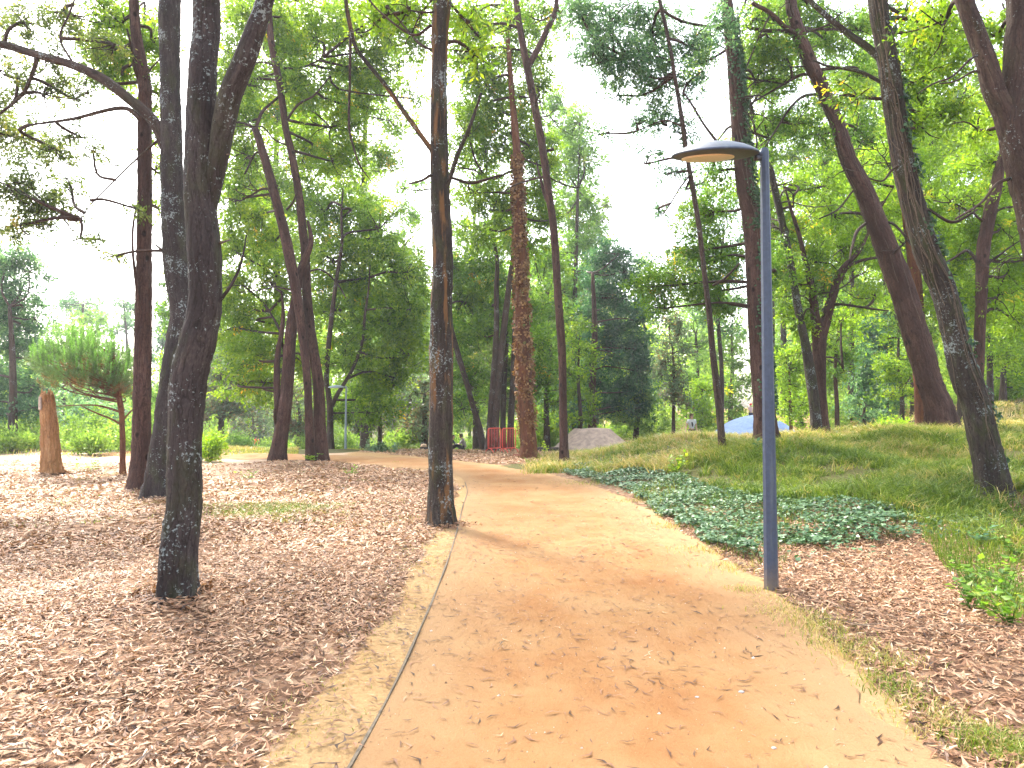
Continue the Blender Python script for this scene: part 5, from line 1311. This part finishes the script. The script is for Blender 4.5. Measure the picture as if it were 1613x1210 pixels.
# ragged top slivers and a leftover plate of bark
a = Acc()
for k in range(9):
    an = k * .7; tp = Q[-1, :3] + np.array([math.cos(an), math.sin(an), 0]) * Rr[-1] * .75
    tube(a, [tp - [0, 0, .2], tp, tp + [0, 0, .05 + .06 * (k % 3)]], [.06, .045, .008], 6)
a.build('splinter', ORW, t)
a = Acc(); n = 14
ang = np.linspace(-2.6, -1.75, 6)
T_, U_, W_ = frames(Q[:, :3])
rows = []
for s in np.linspace(.80, .975, n):
    i = int(s * 69)
    w = 1 - .35 * abs((s - .89) / .09) ** 3
    for an in -2.15 + (ang + 2.15) * w:
        rows.append(Q[i, :3] + np.array([math.cos(an), math.sin(an), 0]) * (Rr[i] * 1.10 + .012))
i = np.arange(n - 1)[:, None] * 6; j = np.arange(5)[None, :]
a.add(rows, np.stack([i + j, i + j + 1, i + 7 + j, i + 6 + j], -1).reshape(-1, 4))
bk = a.build('bark_plate', GRW, t); md = bk.modifiers.new('thick', 'SOLIDIFY'); md.thickness = .025
a = Acc()
for (dx, dy) in ((-.45, -.1), (.35, -.25), (.5, .1), (-.25, -.3)):
    e = qs + np.array([dx, dy, 0]); e[2] = float(gz(e[0], e[1])) + .01
    tube(a, smooth_line([qs + np.array([dx * .3, dy * .3, .16]), qs + np.array([dx * .7, dy * .7, .05]), e], 10), np.linspace(.06, .015, 10), 7, .5, .08, int(dx * 100) + 99)
a.build('root', ORW, t)
# ------------------------------------------------------------------ umbrella pine
qp = gnd(193, 746); D = qp[1]
t = thing('pine_tree', 'young umbrella pine with upright bright green shoots and brown lower needles', 'pine tree', qp)
K = skeleton([(193, 746, 9), (193, 700, 8.5), (192, 660, 8), (190, 640, 9), (186, 615, 7), (181, 585, 6), (178, 560, 5), (176, 545, 3)], D)
Q = smooth_line(K, 50); a = Acc(); R_ = Q[:, 3] * (1 + .3 * np.exp(-np.maximum(Q[:, 2] - qp[2], 0) / .1)); Q[0, 2] -= .1
tube(a, Q[:, :3], R_, 14, .5, .05, 5); a.build('trunk', BARK['rust'], t)
g = np.random.default_rng(91)
bra = Acc(); cr = Acc()
c0 = at(140, 592, D); m_ = D / F
def shoot(p, d, Ls, nl, nL, tm, ts=.08):
    s = g.uniform(0, 1, nl)
    an = g.uniform(0, 6.28, nl)
    d = unit(d); u_ = unit(np.cross(d, [0.3, 1, 0.2])); w_ = np.cross(d, u_)
    D_ = d * .75 + (np.cos(an)[:, None] * u_ + np.sin(an)[:, None] * w_) * .65
    nLs = nL * g.uniform(.7, 1.1, nl)
    kites(cr, p + d * (s * Ls)[:, None], D_, nLs, np.full(nl, .012 if nL > .1 else .017), None, np.clip(tm + g.normal(0, ts, nl), 0, 1), g, .02, 0)
k = 0
while k < 520:
    u_ = g.uniform(-1, 1, 3)
    if np.linalg.norm(u_) > 1: continue
    if u_[2] < -.45 - .35 * abs(u_[0]): continue
    p = c0 + np.array([u_[0] * 74 * m_, u_[1] * 70 * m_, u_[2] * 52 * m_ + 2 * m_ - 10 * m_ * u_[0]])
    k += 1
    edge_ = max(np.linalg.norm(u_), 0)
    hgt = (u_[2] + 1) / 2
    if edge_ < .45 and hgt < .6: tm = g.uniform(.0, .3)
    else: tm = .36 + .3 * hgt + g.normal(0, .06)
    if hgt < .33 and g.uniform() < .6: tm = g.uniform(0, .3)
    d = np.array([u_[0] * .8, u_[1] * .8, .55 + .5 * hgt])
    shoot(p, d, g.uniform(.2, .38), 46, .16, tm)
    if hgt > .42 and edge_ > .55 and g.uniform() < .75: shoot(p + unit(d) * .2, d * .3 + np.array([0, 0, 1]), g.uniform(.25, .46), 80, .05, .95, .05)
    if k % 9 == 0:
        i = int(np.clip(np.argmin(np.abs(Q[:, 2] - (p[2] - .35 * np.linalg.norm(p[:2] - Q[25, :2])))), 16, 46))
        tube(bra, smooth_line([Q[i, :3], Q[i, :3] * .45 + p * .55 + g.normal(0, .12, 3) - [0, 0, .05], p], 8), np.linspace(.022, .006, 8), 5, cap=False)
for (ln) in ([(193, 670, 4), (175, 660, 3), (150, 650, 2.5), (125, 638, 1.5)], [(192, 650, 4), (160, 640, 3), (130, 638, 2), (90, 640, 1.2)], [(194, 662, 3), (204, 650, 3), (215, 640, 2)]):
    kk = smooth_line(skeleton(ln, D), 14); tube(bra, kk[:, :3], kk[:, 3], 6, cap=False)
bra.build('branches', BARK['rust'], t); cr.build('crown', LEAF['pine'], t, False)

# ------------------------------------------------------------------ plank, sapling, brick
q = gnd(868, 711)
a = Acc(); P = np.array([[-.75, .05, .09], [0, 0, .10], [.75, -.05, .09]]) + q
tube(a, smooth_line(P, 20), .10, 12, .5, .06, 4)
tag(a.build('log', BARK['dark']), 'dark log lying in leaf litter left of the grey ramp', 'log')
weed(gnd(858, 716), .62, 4, 'thin yellow green sapling in front of the dark log', 'lime', .10, None, .12, .7, 'sapling', 'sapling')
q = gnd(815, 719); a = Acc(); box(a, q + np.array([0, 0, .04]), (.34, .16, .10), .3)
br = a.build('brick', plain('red_brick', (0.25, 0.085, 0.06), .9, 0, 30, .3)); tag(br, 'flat red brick beside the foot of the ivy wrapped trunk', 'brick')
bv = br.modifiers.new('bevel', 'BEVEL'); bv.width = .015; bv.segments = 2
# ------------------------------------------------------------------ people
SKIN = plain('skin', (0.50, 0.29, 0.20), .55, 0, 30, .06, .02, .001)
def cloth(name, c, var=.12): return plain(name, c, .85, 0, 18, var, .15, .004)
HAIR = plain('dark_hair', (0.025, 0.017, 0.012), .6, 0, 80, .3)
BRHAIR = plain('brown_hair', (0.10, 0.055, 0.03), .6, 0, 80, .3)

def skin_mesh(name, nodes, edges, mat, parent, M, root=0, sub=2):
    me = bpy.data.meshes.new(name)
    me.from_pydata([Vector(p) for p, r in nodes], edges, [])
    o = bpy.data.objects.new(name, me); COL.objects.link(o)
    sm = o.modifiers.new('s', 'SKIN'); ss = o.modifiers.new('d', 'SUBSURF'); ss.levels = sub
    for i, (p, r) in enumerate(nodes):
        sv = me.skin_vertices[0].data[i]; sv.radius = (r, r); sv.use_root = (i == root)
    bpy.context.view_layer.update()
    dg_ = bpy.context.evaluated_depsgraph_get()
    ev = o.evaluated_get(dg_)
    nm = bpy.data.meshes.new_from_object(ev, depsgraph=dg_)
    bpy.data.objects.remove(o)
    nm.transform(M)
    nm.materials.clear(); nm.materials.append(mat)
    for p in nm.polygons: p.use_smooth = True
    nm.name = name
    return link(name, nm, parent)

def person(q, yaw, J, label, shirt, trousers, hair, scale=1.0, short_sleeve=True, shorts=False, cap=None, glasses=False, shoes=None, group=None):
    """J: joint positions (facing -y); one continuous body, clothes and hair as children"""
    t = thing('person', label, 'person', q, group)
    M = Matrix.Translation(Vector([float(c) for c in q])) @ Matrix.Rotation(yaw, 4, 'Z') @ Matrix.Scale(scale, 4)
    V = {k: np.array(v, float) for k, v in J.items()}
    names = []; rad = {}; E = []
    def nd(k, r): names.append(k); rad[k] = r
    for k, r in (('pelvis', .125), ('waist', .115), ('chest', .135), ('neckbase', .075), ('neck', .052), ('jaw', .068), ('head', .088), ('crown', .055)): nd(k, r)
    for k in range(7): E.append((names[k], names[k + 1]))
    f = unit(V['face'])
    V['nose'] = V['jaw'] * .5 + V['head'] * .5 + f * .095; nd('nose', .018); E.append(('jaw', 'nose'))
    for s in 'LR':
        for k, r in (('sho', .062), ('elb', .043), ('wri', .029), ('hand', .034)): nd(k + s, r)
        E += [('chest', 'sho' + s), ('sho' + s, 'elb' + s), ('elb' + s, 'wri' + s), ('wri' + s, 'hand' + s)]
        for k, r in (('hip', .092), ('knee', .060), ('ank', .040), ('toe', .036)): nd(k + s, r)
        E += [('pelvis', 'hip' + s), ('hip' + s, 'knee' + s), ('knee' + s, 'ank' + s), ('ank' + s, 'toe' + s)]
        d = unit(V['hand' + s] - V['wri' + s]); sd = unit(np.cross(d, f)); 
        for n_, (o_, l_) in enumerate(((-.024, .066), (-.008, .076), (.008, .072), (.024, .058))):
            kf, kt = 'fb%d%s' % (n_, s), 'ft%d%s' % (n_, s)
            V[kf] = V['hand' + s] + d * .045 + sd * o_; V[kt] = V[kf] + d * l_ + f * .018
            nd(kf, .0095); nd(kt, .0075); E += [('hand' + s, kf), (kf, kt)]
        V['tb' + s] = V['hand' + s] + f * .035 + d * .01; V['tt' + s] = V['tb' + s] + d * .05 + f * .015
        nd('tb' + s, .011); nd('tt' + s, .009); E += [('hand' + s, 'tb' + s), ('tb' + s, 'tt' + s)]
    ix = {k: i for i, k in enumerate(names)}
    skin_mesh('body', [(V[k], rad[k]) for k in names], [(ix[a_], ix[b_]) for a_, b_ in E], SKIN, t, M, 0)
    def part(nm, ks, es, mat, grow, root=0):
        ii = {k: i for i, k in enumerate(ks)}
        nodes = [((V[k] if not isinstance(k, tuple) else V[k[0]] * (1 - k[2]) + V[k[1]] * k[2]), (rad[k] if not isinstance(k, tuple) else rad[k[0]] * (1 - k[2]) + rad[k[1]] * k[2]) * grow[0] + grow[1]) for k in ks]
        return skin_mesh(nm, nodes, [(ii[a_], ii[b_]) for a_, b_ in es], mat, t, M, root)
    ks = ['pelvis', 'waist', 'chest', 'neckbase']; es = [('pelvis', 'waist'), ('waist', 'chest'), ('chest', 'neckbase')]
    for s in 'LR':
        e = ('sho' + s, 'elb' + s, .6 if short_sleeve else .99); ks += ['sho' + s, e]; es += [('chest', 'sho' + s), ('sho' + s, e)]
    part('shirt', ks, es, shirt, (1.12, .014))
    ks = ['pelvis']; es = []
    for s in 'LR':
        ks += ['hip' + s, 'knee' + s]; es += [('pelvis', 'hip' + s), ('hip' + s, 'knee' + s)]
        if not shorts: ks += ['ank' + s]; es += [('knee' + s, 'ank' + s)]
    part('shorts' if shorts else 'trousers', ks, es, trousers, (1.1, .012))
    up = unit(V['crown'] - V['jaw'])
    V['h0'] = V['head'] - f * .03 + up * .0; V['h1'] = V['crown'] - f * .012; V['h2'] = V['jaw'] - f * .05 + up * .03
    rad['h0'] = .088; rad['h1'] = .066; rad['h2'] = .055
    if not cap: part('hair', ['h0', 'h1', 'h2'], [('h0', 'h1'), ('h0', 'h2')], hair, (1.08, .004))
    if cap:
        a = Acc(); hc = V['head'] - f * .015
        lathe(a, [(.118, -.035), (.134, -.03), (.136, .0), (.130, .05), (.108, .095), (.07, .125), (.03, .137), (.001, .14)], hc, 24)
        a.v = [np.array([list(M @ Vector([float(c) for c in p])) for p in v], np.float32) for v in a.v]
        a.build('helmet', cap, t)
    if glasses:
        a = Acc(); e = V['head'] * .8 + V['jaw'] * .2 + f * .088; sd = unit(np.cross(f, up))
        P = np.array([e - sd * .075 - f * .03, e - sd * .04, e + sd * .04, e + sd * .075 - f * .03])
        P = np.array([list(M @ Vector(p)) for p in P]); tube(a, P, .02 * scale, 8); a.build('sunglasses', HAIR, t)
    if shoes:
        for s in 'LR':
            part('shoe', ['ank' + s, 'toe' + s], [('ank' + s, 'toe' + s)], shoes, (1.0, .014))
    return t

STAND = dict(pelvis=(0, 0, .95), waist=(0, 0, 1.10), chest=(0, 0, 1.30), neckbase=(0, 0, 1.45), neck=(0, -.005, 1.52), jaw=(0, -.02, 1.585), head=(0, -.015, 1.665), crown=(0, -.01, 1.735), face=(0, -1, 0),
             shoL=(-.185, 0, 1.40), elbL=(-.25, .02, 1.12), wriL=(-.27, -.06, .88), handL=(-.27, -.08, .81), shoR=(.185, 0, 1.40), elbR=(.25, .02, 1.12), wriR=(.27, -.06, .88), handR=(.27, -.08, .81),
             hipL=(-.09, 0, .88), kneeL=(-.105, -.02, .50), ankL=(-.11, .02, .09), toeL=(-.12, -.15, .04), hipR=(.09, 0, .88), kneeR=(.105, -.02, .50), ankR=(.11, .02, .09), toeR=(.12, -.15, .04))
WHITE = cloth('white_cotton', (0.55, 0.55, 0.57)); BLACK = cloth('black_cloth', (0.02, 0.02, 0.024)); NAVY = cloth('navy_cloth', (0.018, 0.022, 0.05))
ORANGE = cloth('orange_shirt', (0.85, 0.16, 0.03)); BEIGE = cloth('beige_cloth', (0.45, 0.30, 0.20)); RED2 = cloth('red_helmet', (0.72, 0.06, 0.03))

def spot(px, D): 
    x = (px - CX) / F * D
    return np.array([x, D, float(gz(x, D))])
q = spot(1089, 38)
J = dict(STAND); J.update(elbL=(-.27, .02, 1.14), wriL=(-.36, -.10, .92), handL=(-.39, -.13, .86))
person(q, .15, J, 'person in a white T-shirt, dark trousers and sunglasses standing behind the bank', WHITE, BLACK, BRHAIR, 1.0, glasses=True, shoes=BLACK)
# strap bag hanging at the chest of the person in white
a = Acc(); tube(a, [q + np.array([-.03, -.19, 1.33]), q + np.array([-.01, -.22, 1.22]), q + np.array([.0, -.21, 1.10])], [.035, .05, .03], 8)
tag(a.build('camera_pouch', BLACK), 'small dark pouch hanging at the chest of the person in white', 'pouch')
# stooping child beside
CH = dict(pelvis=(0, .18, .80), waist=(0, .08, .90), chest=(0, -.12, .98), neckbase=(0, -.26, 1.02), neck=(0, -.32, 1.06), jaw=(0, -.40, 1.08), head=(0, -.41, 1.16), crown=(0, -.40, 1.235), face=(0, -1, -.3),
          shoL=(-.16, -.18, 1.0), elbL=(-.20, -.26, .74), wriL=(-.16, -.40, .56), handL=(-.15, -.43, .50), shoR=(.16, -.18, 1.0), elbR=(.20, -.26, .74), wriR=(.16, -.40, .56), handR=(.15, -.43, .50),
          hipL=(-.09, .18, .74), kneeL=(-.11, -.02, .44), ankL=(-.11, .10, .09), toeL=(-.12, -.06, .04), hipR=(.09, .18, .74), kneeR=(.11, -.02, .44), ankR=(.11, .10, .09), toeR=(.12, -.06, .04))
q2 = spot(1092, 36.5)
person(q2, math.radians(75), CH, 'stooping brown haired child in a pale shirt beside the person in white', cloth('pale_shirt', (0.66, 0.66, 0.70), .3), BLACK, BRHAIR, .80, shoes=BLACK)
# child with red helmet on the blue mound, half hidden by the ivy clad trunk
q3 = np.array([(1182.5 - CX) / F * 40.6, 40.6, 0]); q3[2] = at(1182.5, 635.5, 40.6)[2] - 1.79 * .62
J = dict(STAND); J.update(elbL=(-.26, -.08, 1.15), wriL=(-.22, -.26, 1.0), handL=(-.21, -.31, .96), kneeL=(-.11, -.12, .52), kneeR=(.105, -.12, .52))
person(q3, math.radians(-20), J, 'child in a red helmet on top of the blue mound beside the ivy clad trunk', cloth('pink_shirt', (0.55, 0.35, 0.32)), NAVY, BRHAIR, .62, cap=RED2, shoes=BLACK)
# person in orange
q4 = spot(404.5, 63); q4[2] = at(404.5, 686.5, 63)[2] - 1.78 * .95
J = dict(STAND); J.update(elbL=(-.34, .10, 1.22), wriL=(-.20, -.06, 1.08), handL=(-.15, -.10, 1.06), elbR=(.34, .10, 1.22), wriR=(.20, -.06, 1.08), handR=(.15, -.10, 1.06))
person(q4, math.pi, J, 'distant person in an orange shirt walking away with elbows out', ORANGE, BEIGE, HAIR, .95, shorts=True, shoes=WHITE)
# seated pair
m, nt, out = new_mat('plaid_shirt')
tc = N(nt, 'ShaderNodeTexCoord').outputs['Object']
wv1 = N(nt, 'ShaderNodeTexWave'); wv1.inputs['Scale'].default_value = 7; wv1.bands_direction = 'Z'; L(nt, tc, wv1.inputs['Vector'])
wv2 = N(nt, 'ShaderNodeTexWave'); wv2.inputs['Scale'].default_value = 7; wv2.bands_direction = 'X'; L(nt, tc, wv2.inputs['Vector'])
mm_ = math_n(nt, 'MULTIPLY', wv1.outputs['Fac'], wv2.outputs['Fac'])
p = N(nt, 'ShaderNodeBsdfPrincipled'); p.inputs['Roughness'].default_value = .85
L(nt, ramp(nt, mm_, [(.05, (.10, .05, .08)), (.4, (.55, .48, .50))]), p.inputs['Base Color']); L(nt, p.outputs[0], out.inputs[0])
SIT = dict(pelvis=(0, .05, .13), waist=(0, .07, .28), chest=(0, .0, .48), neckbase=(0, -.07, .62), neck=(0, -.10, .68), jaw=(0, -.15, .73), head=(0, -.16, .81), crown=(0, -.15, .88), face=(0, -1, -.25),
           shoL=(-.18, -.02, .57), elbL=(-.22, -.20, .36), wriL=(-.12, -.40, .30), handL=(-.08, -.46, .29), shoR=(.18, -.02, .57), elbR=(.22, -.20, .36), wriR=(.12, -.40, .30), handR=(.08, -.46, .29),
           hipL=(-.10, -.02, .12), kneeL=(-.22, -.42, .34), ankL=(-.06, -.70, .07), toeL=(-.05, -.85, .05), hipR=(.10, -.02, .12), kneeR=(.22, -.42, .34), ankR=(.06, -.72, .07), toeR=(.05, -.87, .05))
person(spot(730, 41), math.radians(-90), SIT, 'dark haired person in a plaid shirt sitting on the ground facing left', m, BLACK, HAIR, 1.0, short_sleeve=False, shoes=BLACK)
person(spot(710.5, 41.3), math.radians(70), SIT, 'person in dark clothes sitting on the ground, mostly hidden by the centre trunk', NAVY, NAVY, HAIR, .95, short_sleeve=False, shoes=WHITE)
q = spot(668, 41)
t = thing('backpack', 'small dark backpack with a pale flap on the ground left of the centre trunk', 'backpack', q)
a = Acc(); lathe(a, [(.001, 0), (.15, .01), (.18, .08), (.175, .24), (.12, .34), (.001, .36)], q, 16); a.build('bag_body', NAVY, t)
a = Acc(); lathe(a, [(.187, .20), (.185, .27), (.13, .36), (.001, .385)], q, 16); a.build('flap', BEIGE, t)
a = Acc(); tube(a, smooth_line([q + np.array([-.06, -.1, .36]), q + np.array([0, -.12, .46]), q + np.array([.06, -.1, .36])], 8), .012, 6); a.build('strap', NAVY, t)

# ------------------------------------------------------------------ light, sky, haze
SUN_EL, SUN_AZ = math.radians(52), math.radians(-32)      # azimuth from +Y towards +X
sv = Vector((math.cos(SUN_EL) * math.sin(SUN_AZ), math.cos(SUN_EL) * math.cos(SUN_AZ), math.sin(SUN_EL)))
sd_ = bpy.data.lights.new('sun', 'SUN'); sd_.energy = 2.2; sd_.angle = math.radians(8); sd_.color = (1.0, .94, .84)
so = bpy.data.objects.new('sun', sd_); COL.objects.link(so); so.rotation_euler = sv.to_track_quat('Z', 'Y').to_euler(); so.location = (-20, 30, 60)
w = bpy.data.worlds.new('World'); scene.world = w; w.use_nodes = True
nt = w.node_tree; nt.nodes.clear()
sky = nt.nodes.new('ShaderNodeTexSky'); sky.sky_type = 'NISHITA'; sky.sun_disc = False
sky.sun_elevation = SUN_EL; sky.sun_rotation = SUN_AZ; sky.air_density = 1.2; sky.dust_density = 5.0; sky.ozone_density = 1.0
bgn = nt.nodes.new('ShaderNodeBackground'); bgn.inputs['Strength'].default_value = 0.15
wo = nt.nodes.new('ShaderNodeOutputWorld'); hs = nt.nodes.new('ShaderNodeHueSaturation'); hs.inputs['Saturation'].default_value = 0.55; nt.links.new(sky.outputs[0], hs.inputs['Color']); nt.links.new(hs.outputs[0], bgn.inputs[0]); nt.links.new(bgn.outputs[0], wo.inputs[0])

HAZE = 0.00055
if HAZE > 0:
    hm = bpy.data.materials.new('haze_air'); hm.use_nodes = True; nt = hm.node_tree; nt.nodes.clear()
    pv = nt.nodes.new('ShaderNodeVolumePrincipled'); pv.inputs['Color'].default_value = (.90, .95, 1.0, 1); pv.inputs['Density'].default_value = HAZE; pv.inputs['Anisotropy'].default_value = 0.3
    ho = nt.nodes.new('ShaderNodeOutputMaterial'); nt.links.new(pv.outputs[0], ho.inputs['Volume'])
    a = Acc(); box(a, (0, 50, 29), (420, 260, 72)); hz = a.build('haze', hm, None, False); tag(hz, 'thin pale haze in the air of the wood', 'haze', kind='stuff')

vs = scene.view_settings; vs.view_transform = 'Standard'; vs.look = 'None'; vs.gamma = 1.0; vs.use_curve_mapping = False
vs.exposure = 2.65
cy = scene.cycles
cy.use_denoising = True
cy.max_bounces = 8; cy.diffuse_bounces = 5; cy.glossy_bounces = 2; cy.transmission_bounces = 5; cy.transparent_max_bounces = 4; cy.volume_bounces = 0
cy.caustics_reflective = False; cy.caustics_refractive = False
